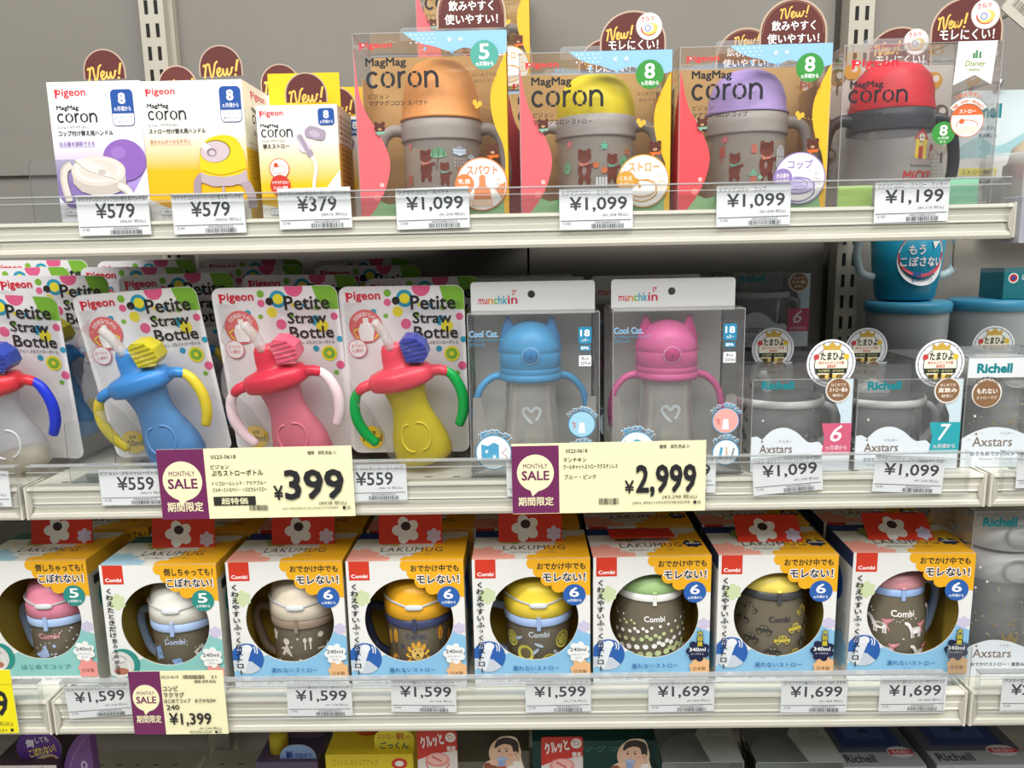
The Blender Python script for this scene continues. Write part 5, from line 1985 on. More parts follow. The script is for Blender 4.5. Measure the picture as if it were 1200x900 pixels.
# ------------------------------------------------------------ cat eared steel cups
def cat_pack(px0, px1, pyt, pyh, Y, col, colb, lab, yaw=0):
    a, b = at(px0, pyt, Y), at(px1, pyt, Y)
    W, H, D = b.x - a.x, (a.z + b.z) / 2 - MID, .084
    t = thing('cat_cup_pack', lab, 'cat cup pack', (a.x, Y, MID), (0, 0, math.radians(yaw)), 'cat eared cups in clear boxes')
    k = W / 445
    cx, cy = W * .475, .043
    # insert: back card, floor, folded side flaps
    c = MB()
    grey = speckled('#dddcd8', '#e3e2de', 40, .6, 0, 'grey_card')
    c.box(.001, W - .001, D - .003, D - .002, .001, H - .001, grey)
    c.box(.001, W - .001, .004, D - .002, .001, .0022, grey)
    for sg in (-1, 1):
        x = .001 if sg < 0 else W - .001
        vs = [(x, .006, .002), (x - sg * 70 * k, .030, .002), (x - sg * 6 * k, .012, 275 * k), (x - sg * 30 * k, .022, 268 * k)]
        c.add(vs, [(0, 1, 3, 2)], '#cfcbc4')
    c.build('card_insert', t)
    h = MB()
    yb = .030
    hw = W * .985
    hh = at((px0 + px1) / 2, pyh, Y + yb).z - MID - H
    out = [(x, -z) for x, z in rr(.002, -hh, hw, .004, [.003, .003, 0, 0])]
    hx, hz = W * .49, hh * .55
    h.prism(out[::-1], 0, .0007, '#dfe0df', holes=[[(hx + .0036 * math.cos(i * PI / 10), hz + .0036 * math.sin(i * PI / 10)) for i in range(20)]], edge=ink('#f0f0f0'))
    s = Sheet(h, front(), 0, 0, 100, 100 * hh / W, W, hh)
    hb = 100 * hh / W
    for tx_, x0, x1, cl in (('mu', 7.5, 14.5, '#c8324a'), ('n', 15, 19, '#e08a2c'), ('c', 19.5, 22.5, '#6fae3c'), ('hk', 23, 30, '#2f9fb8'), ('in', 30.5, 38, '#c8324a')):
        asc = tx_ in ('hk', 'in')
        s.tx(tx_, x0, hb * (.48 if asc else .58), x1, hb * .78, cl, .02)
    s.poly([(34, hb * .30), (37.5, hb * .30), (34.6, hb * .5)], '#c8324a')
    s.poly([(34.6, hb * .34), (36.4, hb * .34), (34.9, hb * .44)], '#dfe0df')
    h.build('header_card', t, (0, yb, H))
    # the cup
    z0 = .003
    steel_m = ink('#efece6', rough=.24, metal=.6)
    b = MB()
    b.lathe([(0, 0), (100 * k, 0), (107 * k, 6 * k), (106 * k, 60 * k), (98 * k, 150 * k), (91 * k, 240 * k), (90 * k, 330 * k)], steel_m, (cx, cy, z0), 56)
    hs = Sheet(b, barrel(cx, cy, lambda z: (106 - max(0, (z - z0) / k - 60) * .085) * k, z0 + 90 * k, .04), 0, 0, 100, 100, .04, .04, clip=False)
    hs.curve([(52, 44), (36, 26), (30, 12), (40, 4), (50, 14), (60, 4), (72, 12), (66, 28), (60, 36)], 7, '#d9e4ea')
    bo = b.build('steel_cup', t)
    g = MB()
    gm = ink(col, rough=.38)
    gb = ink(colb, rough=.38)
    g.lathe([(94 * k, 322 * k), (112 * k, 326 * k), (116 * k, 334 * k), (114 * k, 346 * k), (109 * k, 352 * k)], gm, (cx, cy, z0), 56)
    for sg in (-1, 1):
        g.tube([(cx + sg * 104 * k, cy, z0 + 338 * k), (cx + sg * 140 * k, cy, z0 + 330 * k), (cx + sg * 172 * k, cy - .001, z0 + 302 * k), (cx + sg * 192 * k, cy - .002, z0 + 262 * k), (cx + sg * 200 * k, cy - .002, z0 + 200 * k), (cx + sg * 194 * k, cy - .002, z0 + 140 * k)],
               [16 * k, 13.5 * k, 12.5 * k, 12 * k, 12 * k, 11 * k], gm, 14)
    g.build('handle_ring', bo)
    l = MB()
    l.lathe([(107 * k, 350 * k), (109.5 * k, 354 * k), (109.5 * k, 372 * k), (108.6 * k, 372.8 * k), (109.5 * k, 374 * k), (109 * k, 428 * k), (107.6 * k, 430 * k), (109 * k, 432 * k), (108 * k, 450 * k), (103 * k, 470 * k), (92 * k, 494 * k), (74 * k, 516 * k), (50 * k, 533 * k), (24 * k, 542 * k), (0, 545 * k)], gm, (cx, cy, z0), 56)
    l.build('lid', bo)
    for sg in (-1, 1):
        e = MB()
        prf = [(0, 134), (7, 128), (17, 102), (29, 62), (38, 20), (40, 0)]
        e.T = Matrix.Translation((cx + sg * 73 * k, cy - .003, z0 + 430 * k)) @ Matrix.Rotation(math.radians(sg * 2), 4, 'Y')
        e.lathe([(r * k, z * k) for r, z in prf], gb, fy=.6, seg=24)
        e.build('ear', bo)
    n = MB()
    n.T = Matrix.Translation((cx, cy - 110 * k, z0 + 424 * k)) @ Matrix.Rotation(math.radians(90), 4, 'X')
    n.lathe([(31 * k, -8 * k), (31 * k, 1 * k), (29 * k, 3.5 * k), (27 * k, 2.5 * k)], ink('#f4a8cc' if col.startswith('#e') else '#8fd0f4', rough=.3), seg=32)
    n.lathe([(27 * k, -2 * k), (26 * k, 3 * k), (20 * k, 5.5 * k), (0, 6.5 * k)], gb, seg=32)
    n.T = Matrix.Identity(4)
    f = Sheet(n, lambda u, v, o: (cx - .007 + u, cy - 117.2 * k - o, z0 + 424 * k - .007 + v), 0, 0, 100, 100, .014, .014)
    dk = '#8f1e58' if col.startswith('#e') else '#174f80'
    f.curve([(50, 44), (50, 56), (40, 68)], 5, dk)
    f.curve([(50, 56), (60, 68)], 5, dk)
    n.build('push_button', bo)
    bo.scale.z = .957
    # printed clear box
    m = MB()
    S_ = Sheet(m, front(), 47, 165, 492, 165 + H / k, W, H)
    bt = 165 + H / k
    S_.tx('Cool Cat.', 52, 224, 150, 246, '#f2f4f6', .045)
    S_.tx('Cool Cat.', 53, 225, 149, 245, '#2f8fc0', .02)
    S_.tx('クールキャットストローマグ', 52, 250, 172, 262, '#4f97bd', .02)
    S_.tx('ステンレス', 52, 266, 104, 277, '#4f97bd', .02)
    S_.rrect(420, 217, 464, 273, 6, '#2a86ae')
    S_.tx('18', 426, 226, 458, 249, '#ffffff', .03)
    S_.tx('ヵ月〜', 430, 256, 456, 267, '#ffffff', .01)
    S_.rrect(424, 279, 460, 297, 3, '#2a86ae')
    S_.tx('BPA', 429, 283, 455, 293, '#ffffff', .03)
    S_.tx('不使用', 428, 300, 456, 309, '#3f6f86')
    S_.rrect(421, 313, 463, 350, 3, '#e9ecee')
    S_.tx('8oz', 430, 318, 454, 328, '#50565a', .01)
    S_.tx('237ml', 426, 334, 460, 345, '#50565a', .01)
    for side in (0, 1):
        for j in range(22):
            for i in range(8):
                x = 50 + i * 11 + (j % 2) * 5.5 if side == 0 else 489 - i * 11 - (j % 2) * 5.5
                y = bt - 6 - j * 10
                r = 3.6 * (1 - i / 9) * (1 - j / 26)
                if r > .7:
                    S_.poly([(x - r, y), (x, y - r), (x + r, y), (x, y + r)], '#55524f')
    for bx, by, r, txt, a0, a1, q in ((127, 640, 62, '冷たさキープ！', 128, 32, 22), (428, 545, 46, 'ストロー逆流防止弁', 150, 25, 13), (430, 655, 46, 'パーツが洗える', 140, 40, 15)):
        S_.atx(txt, bx, by, r + 9, a0, a1, q * 1.12, '#f2f5f7', .06)
        S_.atx(txt, bx, by, r + 9, a0, a1, q, '#3f93bd', .03)
        S_.circ(bx, by, r, '#3f93bd', n=36)
        S_.circ(bx, by, r - 3.5, '#e9eff2', n=36)
        if r > 50:
            S_.poly(spline([(bx - 42, by - 30), (bx - 20, by - 24), (bx, by - 34), (bx + 18, by - 26)]) + [(bx + 18, by + 26), (bx - 42, by + 26)], '#4f9fc4')
            S_.star(bx - 24, by - 4, 9, '#e4f1f7', n=6, inner=.35)
            S_.star(bx + 2, by + 14, 9, '#e4f1f7', n=6, inner=.35)
            S_.line([(bx + 46, by - 14), (bx + 28, by + 2), (bx + 46, by + 16)], 3, '#d07f76')
        elif by < 600:
            S_.circ(bx, by, r - 4, '#9fd0e6' if not col.startswith('#e') else '#f0a9a4', n=30)
            S_.poly([(bx - 12, by + 30), (bx - 8, by - 6), (bx + 8, by - 6), (bx + 12, by + 30)], '#e7edf0')
            for i in range(3):
                S_.line([(bx - 34 + i * 3, by - 8 + i * 9), (bx - 20, by - 2 + i * 6)], 3, '#c8504a')
        else:
            S_.line([(bx - 20, by + 20), (bx - 14, by - 18)], 9, '#4f9fc4')
            S_.line([(bx + 4, by + 22), (bx + 2, by - 20)], 6, '#c9b28a')
            S_.line([(bx + 20, by + 18), (bx + 28, by - 16)], 7, '#8f97a0')
    clear_box(m, W, H, D, clear('#f4f4f3', .20, .05, .05, .3))
    for q in range(3):                         # hologram-like print on the right side wall
        x = Sheet(m, lambda u, v, o: (W + o, u, v), 0, 0, 300, 500, D, H)
    x.rrect(20, 60, 90, 130, 10, '#2a86ae')
    x.tx('18', 34, 74, 78, 100, '#ffffff', .03)
    m.build('clear_box', t)
    return t


c1 = cat_pack(547, 703, 366, 329.5, .010, '#4aa8e2', '#2f8ed4', 'blue cat eared cup with twin handles in a clear box')
c2 = cat_pack(718, 874, 362, 326, .009, '#e86aa8', '#d94492', 'pink cat eared cup with twin handles in a clear box')
dup(c1, (c1.location.x - .002, c1.location.y + .105, MID), None, 'blue cat eared cup pack behind the front blue one, header card showing')
dup(c2, (c2.location.x - .009, c2.location.y + .105, MID), None, 'pink cat eared cup pack behind the front pink one, grey header showing')
dup(c1, (c1.location.x - .008, c1.location.y + .195, MID), None, 'blue cat eared cup pack at the rear of the middle shelf')


# ------------------------------------------------------------ clear boxed cups with the award stickers
def cup_box(px0, px1, pyt, Y, num, word, flag, lab, award=True, H=None, H2=None, yaw=0):
    a, b = at(px0, pyt, Y), at(px1, pyt, Y)
    W, D = b.x - a.x, .098
    H = H or (a.z + b.z) / 2 - MID
    t = thing('clear_cup_box', lab, 'boxed clear cup', (a.x, Y, MID), (0, 0, math.radians(yaw)), 'clear boxed cups right of the cat cups')
    k = W / 330
    cx, cy = W * .42, .050
    b_ = MB()
    gl = clear('#eeefef', .6, .26, .06)
    b_.lathe([(0, .003), (.036, .003), (.0395, .006), (.0425, H * .55), (.043, H * .66)], gl, (cx, cy, 0), 48)
    bo = b_.build('cup', t)
    l = MB()
    ml = tinted('#f4f5f5', .85, .25, '#f4f4f4')
    l.lathe([(.0430, H * .655), (.0446, H * .66), (.0448, H * .705), (.0440, H * .735), (.0425, H * .74)], ml, (cx, cy, 0), 48)
    l.lathe([(.0425, H * .74), (.036, H * .755), (.020, H * .765), (0, H * .768)], clear('#d9dada', .5, .12, .08), (cx, cy, 0), 48)
    l.build('lid', bo)
    st = MB()
    if num == '6':
        st.tube([(cx - .010, cy, H * .76), (cx - .011, cy, H * .88), (cx - .016, cy - .002, H * .98)], .0052, tinted('#e2e3e3', .5, .2, '#f4f4f4'), 14)
        st.build('straw', bo)
    else:
        st.lathe([(.018, 0), (.016, .006), (0, .014)], tinted('#dfe0e0', .5, .2, '#f4f4f4'), (cx - .005, cy, H * .765), fy=.6)
        st.build('spout', bo)
    h = MB()
    h.tube([(cx + .040, cy, H * .60), (cx + .050, cy - .004, H * .60), (cx + .056, cy - .006, H * .50), (cx + .056, cy - .006, H * .36), (cx + .047, cy - .004, H * .20), (cx + .038, cy, H * .16)], .0042, tinted('#eceef0', .8, .2), 12)
    h.build('handle', bo)
    m = MB()
    hb = H / k
    s = Sheet(m, front(), 0, 0, 330, hb, W, H)
    pale = '#dfe6ec'
    s.poly([(0, hb), (0, hb * .62), (20, hb * .61), (40, hb * .65)] + spline([(40, hb * .64), (70, hb * .55), (110, hb * .52), (150, hb * .57), (190, hb * .68), (225, hb * .68), (250, hb * .74), (330, hb * .76)]) + [(330, hb)], pale)
    s.poly([(272, 0), (330, 0), (330, hb * .8), (296, hb * .76), (292, hb * .4), (270, hb * .22)], '#c9dbe4')
    s.tx('Richell', 30, 6, 136, 34, '#15808a', .05)
    s.poly([(232, hb * .48), (332, hb * .48), (332, hb * .79), (236, hb * .79), (243, hb * .64)], flag)
    s.tx(num, 262, hb * .50, 300, hb * .68, '#f6eef0', .01, shear=.25)
    s.tx('ヵ月頃から', 248, hb * .72, 318, hb * .77, '#f6dfe4', .01)
    s.tx('Axstars', 30, hb * .70, 138, hb * .80, '#7a6a5c', .01)
    s.star(38, hb * .665, 5, '#7a6a5c')
    s.tx('アスター', 92, hb * .655, 138, hb * .685, '#8a8a8c')
    s.tx(word, 30, hb * .86, 216, hb * .91, '#5c6168', .01)
    s.tx('Straw Training Mug', 40, hb * .935, 150, hb * .955, '#8a8f94')
    for x, y, r in ((38, .44, 5), (300, .33, 3), (312, .2, 3), (306, .44, 3)):
        s.star(x, hb * y, r, '#f2f2f0')
    bw = {'6': ('はじめての', 'ストロー飲み', '練習に'), '7': ('はじめての', '直飲み', '練習に')}[num]
    s.circ(280, 38, 42, '#dfd9d2', n=32)
    s.circ(280, 38, 37, '#8a6748', n=32)
    s.tx(bw[0], 256, 16, 304, 26, '#f1e6da', .01)
    s.tx(bw[1], 250, 30, 310, 45, '#f6efe6', .03)
    s.tx(bw[2], 262, 51, 298, 61, '#f1e6da', .01)
    clear_box(m, W, H, D, clear('#fafafa', .26, .06, .06, .35))
    m.box(.001, W - .001, D - .003, D - .002, .001, H - .001, '#bcbebd')
    m.build('clear_box', t)
    if award:
        w = MB()
        r = .0225
        w.prism([(r * math.cos(2 * PI * i / 40), r * math.sin(2 * PI * i / 40)) for i in range(40)], 0, .0006, '#eceef0')
        q = Sheet(w, lambda u, v, o: (u - r, -o, v - r), 0, 0, 100, 100, 2 * r, 2 * r)
        q.ring(50, 50, 45, 1.4, '#4a5672', 0, 359)
        for i in range(26):
            an = 2 * PI * i / 26
            q.circ(50 + 45 * math.cos(an), 50 + 45 * math.sin(an), 1.6, '#7d8696', n=6)
        q.circ(50, 52, 35, '#3d3a33', n=40)
        q.circ(50, 52, 33.6, '#f4efdc', n=40)
        q.poly(arc(50, 52, 33.6, 38, 142), '#e6c766')
        q.rect(17.5, 60, 82.5, 70, '#2f3a2c')
        q.poly([(34, 22), (30, 8), (40, 14), (50, 5), (60, 14), (70, 8), (66, 22)], '#c9a648')
        for x, c in ((19, '#c8434a'), (80, '#e0c038')):
            q.circ(x, 36, 6, c, n=14)
        q.tx('たまひよ', 27, 26, 75, 43, '#2c2a28', .04)
        q.tx('赤ちゃんグッズ大賞', 24, 45, 76, 51, '#c8583c', .02)
        q.tx('2023', 41, 52.5, 59, 58, '#c8402c', .03)
        q.tx('マグ部門　おでかけ', 24, 62.5, 76, 67.5, '#f0e2a0', .01)
        q.tx('第', 26, 72, 39, 84, '#4a3418', .03)
        q.tx('1', 46, 70, 53, 86, '#3a2810', .03)
        q.tx('位', 61, 72, 74, 84, '#4a3418', .03)
        w.build('award_sticker', t, (W * .78, .0035, H + .0135))
        p = MB()
        p.box(W * .78 - .006, W * .78 + .006, .0042, .0046, H - .012, H + .004, clear('#f4f4f4', .3, .1))
        p.build('sticker_stem', t)
    return t


b6 = cup_box(882, 1001, 444, .016, '6', 'おうちコップマグ ストロータイプ', '#d0607e', 'clear boxed cup with a pink flag reading 6, front of its row')
b7 = cup_box(1006, 1130, 444, .018, '7', 'おうちコップマグ 直飲みタイプ', '#2fa3ae', 'clear boxed cup with a teal flag reading 7, front of its row')
dup(b6, (b6.location.x - .018, b6.location.y + .112, MID), None, 'clear boxed cup behind the pink 6 box, its award sticker showing above')
dup(b7, (b7.location.x - .019, b7.location.y + .112, MID), None, 'clear boxed cup behind the teal 7 box, its award sticker showing above')
# the rear stack beside the slotted post
H6 = at(941, 444, .016).z - MID
NS = ('award_sticker', 'sticker_stem')
dup(b6, (b6.location.x - .040, .231, MID), None, 'clear boxed cup in the third rank, sticker half hidden by the pink cat pack')
dup(b7, (b6.location.x + .060, .231, MID), None, 'clear boxed cup under the rear stack, no sticker', skip=NS)
dup(b7, (b6.location.x - .058, .246, MID + H6 + .0006), None, 'upper clear boxed cup in the rear stack, behind the pink cat pack', skip=NS)
dup(b6, (b6.location.x + .041, .247, MID + H6 + .0006), None, 'upper clear boxed cup in the rear stack, its pink 6 flag in shadow', skip=NS)

# ------------------------------------------------------------ right of the joint, and the rear of the middle shelf
def ring_lid_box(px0, pyt, Y, W, H, z, two, lab, word):
    a = at(px0, pyt, Y)
    t = thing('straw_mug_box', lab, 'boxed straw mug', (a.x, Y, z), (0, 0, math.radians(-1.0)), 'tall clear boxed mugs by the right edge')
    D = .085
    cx, cy = W * .5, .043
    r = .036
    b = MB()
    zb = H * .55 if two else H * .70
    b.lathe([(0, .003), (r * .86, .003), (r * .95, .008), (r, zb)], clear('#e6e7e7', .5, .26, .06), (cx, cy, 0), 44)
    s = Sheet(b, barrel(cx, cy, lambda q: r, .006, .085), 0, 0, 100, 100, .085, zb - .006, clip=False)
    rn = random.Random(3)
    for i in range(34):
        s.star(8 + rn.random() * 84, 4 + rn.random() * 60, 1.6 + rn.random(), '#d9d2b8' if i % 3 else '#c9a85a')
    s.poly([(42, 70), (40, 58), (45, 64), (50, 56), (55, 64), (60, 58), (58, 70)], '#c9a85a')
    bo = b.build('mug', t)
    wh = ink('#f0f1f1', rough=.4)
    tiers = [(zb, .030), (zb + .034, .034)] if two else [(zb, .026)]
    for q, (zz, hh) in enumerate(tiers):
        l = MB()
        l.lathe([(r, zz), (r * 1.06, zz + .002), (r * 1.08, zz + hh * .5), (r * 1.05, zz + hh - .002), (r * .9, zz + hh), (0, zz + hh + .001)], wh, (cx, cy, 0), 44)
        pth = [(cx + .014 * math.cos(2 * PI * i / 28), cy - r * 1.08 - .0012 + .0004, zz + hh * .5 + .011 * math.sin(2 * PI * i / 28)) for i in range(29)]
        l.tube(pth, .0013, ink('#c3c6c8', rough=.35), 8, sub=1)
        l.build('lid', bo)
    m = MB()
    k = W / 330
    hb = H / k
    s = Sheet(m, front(), 0, 0, 330, hb, W, H)
    s.rect(0, 0, 330, 66 if not two else 8, '#dfe3e6') if not two else None
    s.tx('Richell', 30, 20, 140, 52, '#15808a', .05)
    pale = '#dde4ea'
    s.poly([(0, hb), (0, hb - 96)] + spline([(0, hb - 96), (40, hb - 118), (90, hb - 132), (150, hb - 126), (210, hb - 104), (240, hb - 108), (290, hb - 92), (330, hb - 96)]) + [(330, hb)], pale)
    s.tx('Axstars', 34, hb - 100, 160, hb - 68, '#7a6a5c', .01)
    s.star(44, hb - 110, 6, '#7a6a5c')
    s.tx('アスター', 120, hb - 116, 160, hb - 106, '#8a8a8c')
    s.tx(word, 30, hb - 52, 250, hb - 38, '#4c5158', .02)
    s.tx('Straw Training Mug', 60, hb - 30, 200, hb - 23, '#8a8f94')
    if not two:
        s.circ(66, 116, 47, '#e6e2dc', n=36)
        s.circ(66, 118, 43, '#8a6748', n=36)
        s.atx('おでかけに', 66, 118, 50, 135, 45, 17, '#5a4a3c', .02)
        s.tx('もれない', 34, 100, 98, 118, '#f6efe6', .03)
        s.tx('ストローマグ', 34, 124, 98, 136, '#f1e6da', .01)
    for x, y in ((34, 190), (60, 240), (300, 210), (280, 150), (310, 260), (24, 260)):
        s.star(x, y, 6, '#f0f0ee')
    clear_box(m, W, H, D, clear('#fafafa', .24, .06, .06, .3))
    m.box(.001, W - .001, D - .003, D - .002, .001, H - .001, '#e2e4e3')
    m.build('clear_box', t)
    return t


tall = ring_lid_box(1135, 418, .022, .097, at(1180, 418, .022).z - MID, MID, False, 'clear boxed straw mug with gold stars, beyond the teal 7 box', 'おうちおでかけスタートセット')
two = ring_lid_box(1142, 599, .034, .100, at(1180, 599, .034).z - BOT, BOT, True, 'tall clear boxed mug with two white tiers, right of the mug boxes', 'おでかけストロー・直飲みセット')
o2 = dup(b7, (tall.location.x + .012, tall.location.y + .105, MID), None, 'clear boxed cup behind the starry straw mug box, sticker under the hanging tray')


def lid_tub(px, py, Y, r, h, z, lidc, bodyc, lab):
    p = at(px, py, Y)
    t = thing('lidded_tub', lab, 'tub', (p.x, Y, z), group='blue lidded tubs at the rear right')
    b = MB()
    b.lathe([(0, 0), (r * .86, 0), (r * .95, .004), (r, h - .012)], tinted(bodyc, .7, .2, '#e0e0e0'), seg=40)
    b.build('tub', t)
    l = MB()
    l.lathe([(r * .98, h - .014), (r * 1.05, h - .013), (r * 1.06, h - .003), (r * 1.0, h), (0, h + .001)], ink(lidc, rough=.35), seg=40)
    l.build('lid', t)
    return t


lid_tub(1060, 400, .29, .048, at(1065, 352, .29).z - MID, MID, '#3f8fb0', '#b0b6b8', 'grey tub with a flat blue lid under the turquoise cup')
lid_tub(1156, 400, .295, .046, at(1142, 350, .295).z - MID, MID, '#3a86a8', '#a9b0b3', 'grey tub with a flat blue lid, right of the one under the turquoise cup')

p0, p1 = at(1170, 348, .27), at(1216, 306, .27)
t = thing('teal_carton', 'teal carton with a round red mark, on a blue lidded tub at the right edge', 'carton', (p0.x, .262, at(1156, 350, .295).z + .0015))
m = MB()
W, H = p1.x - p0.x, p1.z - p0.z
m.box(0, W, 0, .05, 0, H, '#1f6f78')
s = Sheet(m, front(), 0, 0, 100, 100 * H / W, W, H)
s.circ(26, 40, 14, '#e9e4e0')
s.circ(26, 40, 11, '#b8323a')
s.circ(26, 40, 6, '#2c4a8a')
s.tx('はじめて', 50, 30, 92, 46, '#e4eef0', .02)
m.build('carton', t)

# turquoise cup with the red round label
zc = at(1065, 352, .29).z + .002
t = thing('turquoise_cup', 'turquoise cup with a red round label, resting on the blue lidded tub', 'cup', (at(1060, 340, .285).x, .285, zc))
b = MB()
b.lathe([(0, 0), (.030, 0), (.034, .004), (.040, .045), (.043, .085), (.040, .086)], ink('#1d8fb0', rough=.35), seg=44)
b.build('body', t)
s = MB()
q = Sheet(s, barrel(0, 0, lambda z: .0405 + max(0, (z - .045)) * .075, .016, .066), 0, 0, 100, 100, .066, .064, clip=False)
q.circ(50, 46, 44, '#e9ecec', ry=50, n=40)
q.circ(50, 38, 43, '#c8283a', ry=42, n=40)
q.tx('もう', 24, 20, 52, 38, '#f6eeee', .03)
q.tx('こぼさない', 12, 42, 88, 60, '#f6eeee', .03)
q.poly([(64, 14), (70, 28), (80, 14)], '#f6eeee')
q.rect(34, 70, 48, 78, '#2c6ab0')
q.tx('ミラクル', 50, 70, 74, 78, '#2c5a98', .02)
q.tx('飲み口タイプ', 32, 82, 70, 89, '#2c5a98', .02)
s.build('label', t)
for sg in (-1, 1):
    h = MB()
    h.tube([(sg * .041, 0, .075), (sg * .056, 0, .078), (sg * .062, 0, .06), (sg * .056, 0, .035), (sg * .040, 0, .028)], .005, tinted('#cfe0e4', .6, .2), 12)
    h.build('handle', t)

# hanging packs above the right end of the upper shelf
p0, p1 = at(1118, 232, .12), at(1196, 105, .12)
W, H = p1.x - p0.x + .008, p1.z - p0.z + .012
t = thing('hanging_pouch', 'pale blue hanging pouch card right of the red capped pack', 'hanging pack', (p0.x, .12, p0.z - .012))
m = MB()
m.prism([(x, -y) for x, y in rr(0, -H, W, 0, .003)][::-1], 0, .003, '#cfdde0')
s = Sheet(m, front(), 0, 0, 100, 130, W, H)
s.rect(0, 62, 100, 130, '#dcdcd8')
s.poly([(0, 62)] + spline([(0, 62), (30, 50), (60, 60), (100, 46)]) + [(100, 70), (0, 74)], '#9fc6cc')
s.tx('Richell', 8, 14, 62, 30, '#15808a', .05)
s.tx('ほんの少し', 30, 38, 56, 43, '#3a6f78', .02)
s.tx('飲み残しも', 30, 46, 58, 51, '#3a6f78', .02)
s.rect(4, 84, 62, 92, '#e8dc5a')
s.tx('ストロー機能！', 8, 85.5, 60, 91, BLACK, .02)
s.tx('いつでも簡単に', 6, 96, 46, 101, '#3c3c3c', .01)
s.tx('飲みもの補給', 10, 104, 50, 109, '#3c3c3c', .01)
m.build('printed_card', t)
h = MB()
h.tube([(W * .5, .002, H - .002), (W * .5, .010, H + .010), (W * .5, BACK - .125, H + .012)], .0022, ink('#b9bab8', rough=.3, metal=.7), 8, sub=3)
h.build('peg_hook', t)

Y = -.004
p0 = at(1126, 316, .02)
zt, zb2 = at(1168, 172, .03).z, at(1168, 314, .085).z
t = thing('blister_tray', 'clear blister tray with a beige card hanging off the end of the upper shelf', 'blister pack', (at(1119, 300, .078).x + .026, .090, zb2))
W, H = .10, zt - zb2
m = MB()
m.prism([(x, -y) for x, y in rr(-.022, -.028, W, 0, .005)][::-1], -.002, 0, '#dcd4c6')
m.prism([(x, -y) for x, y in rr(.002, -H * .78, W, -.032, .006)][::-1], -.002, 0, '#8f8a80')
m.build('backing_card', t)
m = MB()
m.lathe([(0, .0), (.030, .002), (.040, .018), (.042, .05), (.036, .075), (.02, .088), (0, .092)], ink('#b5a892', rough=.35), (.046, -.032, .036), 36, fy=.6)
m.lathe([(.0425, .046), (.0428, .055), (.0425, .06)], ink('#a9574a', rough=.35), (.046, -.032, .036), 36, fy=.6)
m.build('moulded_cup', t)
m = MB()
cl = clear('#f6f8f8', .45, .34, .06, .2)
m.prism([(x, -y) for x, y in rr(-.026, -.032, W, .004, .007)][::-1], -.0105, -.0095, clear('#fafafa', .3, .05, .06), edge=edge_clear)
pr_ = [(x, -y) for x, y in rr(-.004, -H, W, -.028, .010)][::-1]
n = len(pr_)
ctr = (sum(p[0] for p in pr_) / n, sum(p[1] for p in pr_) / n)
inn = [(ctr[0] + (x - ctr[0]) * .86, ctr[1] + (z - ctr[1]) * .9) for x, z in pr_]
vs = [(x, -.003, z) for x, z in pr_] + [(x, -.060, z) for x, z in inn]
m.add(vs, [(i, (i + 1) % n, n + (i + 1) % n, n + i) for i in range(n)] + [tuple(range(n, 2 * n))], cl, False)
m.build('clear_shell', t)
h = MB()
h.tube([(.097, 0, H * .76), (.097, .012, H * .78 + .004), (.097, BACK - .094, H * .78 + .006)], .0022, ink('#b9bab8', rough=.3, metal=.7), 8, sub=3)
h.build('peg_hook', t)

p = at(1192, 8, .08)
t = thing('hang_card', 'pale tilted card corner at the very top right', 'hanging card', (p.x + .012, .08, p.z - .002), (0, math.radians(38), 0))
m = MB()
m.prism([(x, -y) for x, y in rr(-.022, -.03, .022, .016, .003)][::-1], 0, .002, '#b9b4a8')
s = Sheet(m, front(0, -.022, -.016), 0, 0, 44, 46, .044, .046)
s.bars(6, 30, 38, 38, '#4a4844', 3)
s.tx('はさみで切る', 6, 22, 36, 27, '#4a4844', .01)
m.build('printed_card', t)
h = MB()
h.tube([(0, .002, .026), (.012, .02, .032), (.012, BACK - .083, .033)], .0022, ink('#b9bab8', rough=.3, metal=.7), 8, sub=3)
h.build('peg_hook', t)

# ------------------------------------------------------------ packs on the lowest shelf, tops showing under the lower shelf
def low_box(px0, px1, pyt, Y, D, mat, lab, art=None, name='low_carton', cat='carton', top=None, yaw=0):
    a, b = at(px0, pyt, Y), at(px1, pyt, Y)
    W, H = b.x - a.x, (a.z + b.z) / 2 - LOW
    t = thing(name, lab, cat, (a.x, Y, LOW), (0, 0, math.radians(yaw)))
    m = MB()
    m.box(0, W, 0, D, 0, H, mat)
    if top:
        m.add([(0, 0, H + .0002), (W, 0, H + .0002), (W, D, H + .0002), (0, D, H + .0002)], [(0, 1, 2, 3)], top)
    if art:
        art(m, W, H)
    m.build('carton', t)
    return t, W, H, D


def show_card(t, pts, y, col, art, name, W, H, x0, z0, edge='#e6e4e0'):
    m = MB()
    m.prism(pts, 0, .0007, col, edge=ink(edge))
    s = Sheet(m, lambda u, v, o: (x0 + u, -o, z0 + v), 0, 0, 100, 100 * H / W, W, H)
    art(s)
    return m.build(name, t, (0, y, 0))


# a: dark carton with the round purple label
def artP(m, W, H):
    s = Sheet(m, front(), 0, 0, 100, 100 * H / W, W, H)
    s.rect(0, 0, 100, 14, '#d9d4d2')
    s.tx('はじめてのコップ', 10, 3, 80, 11, '#5a3a4a', .02)


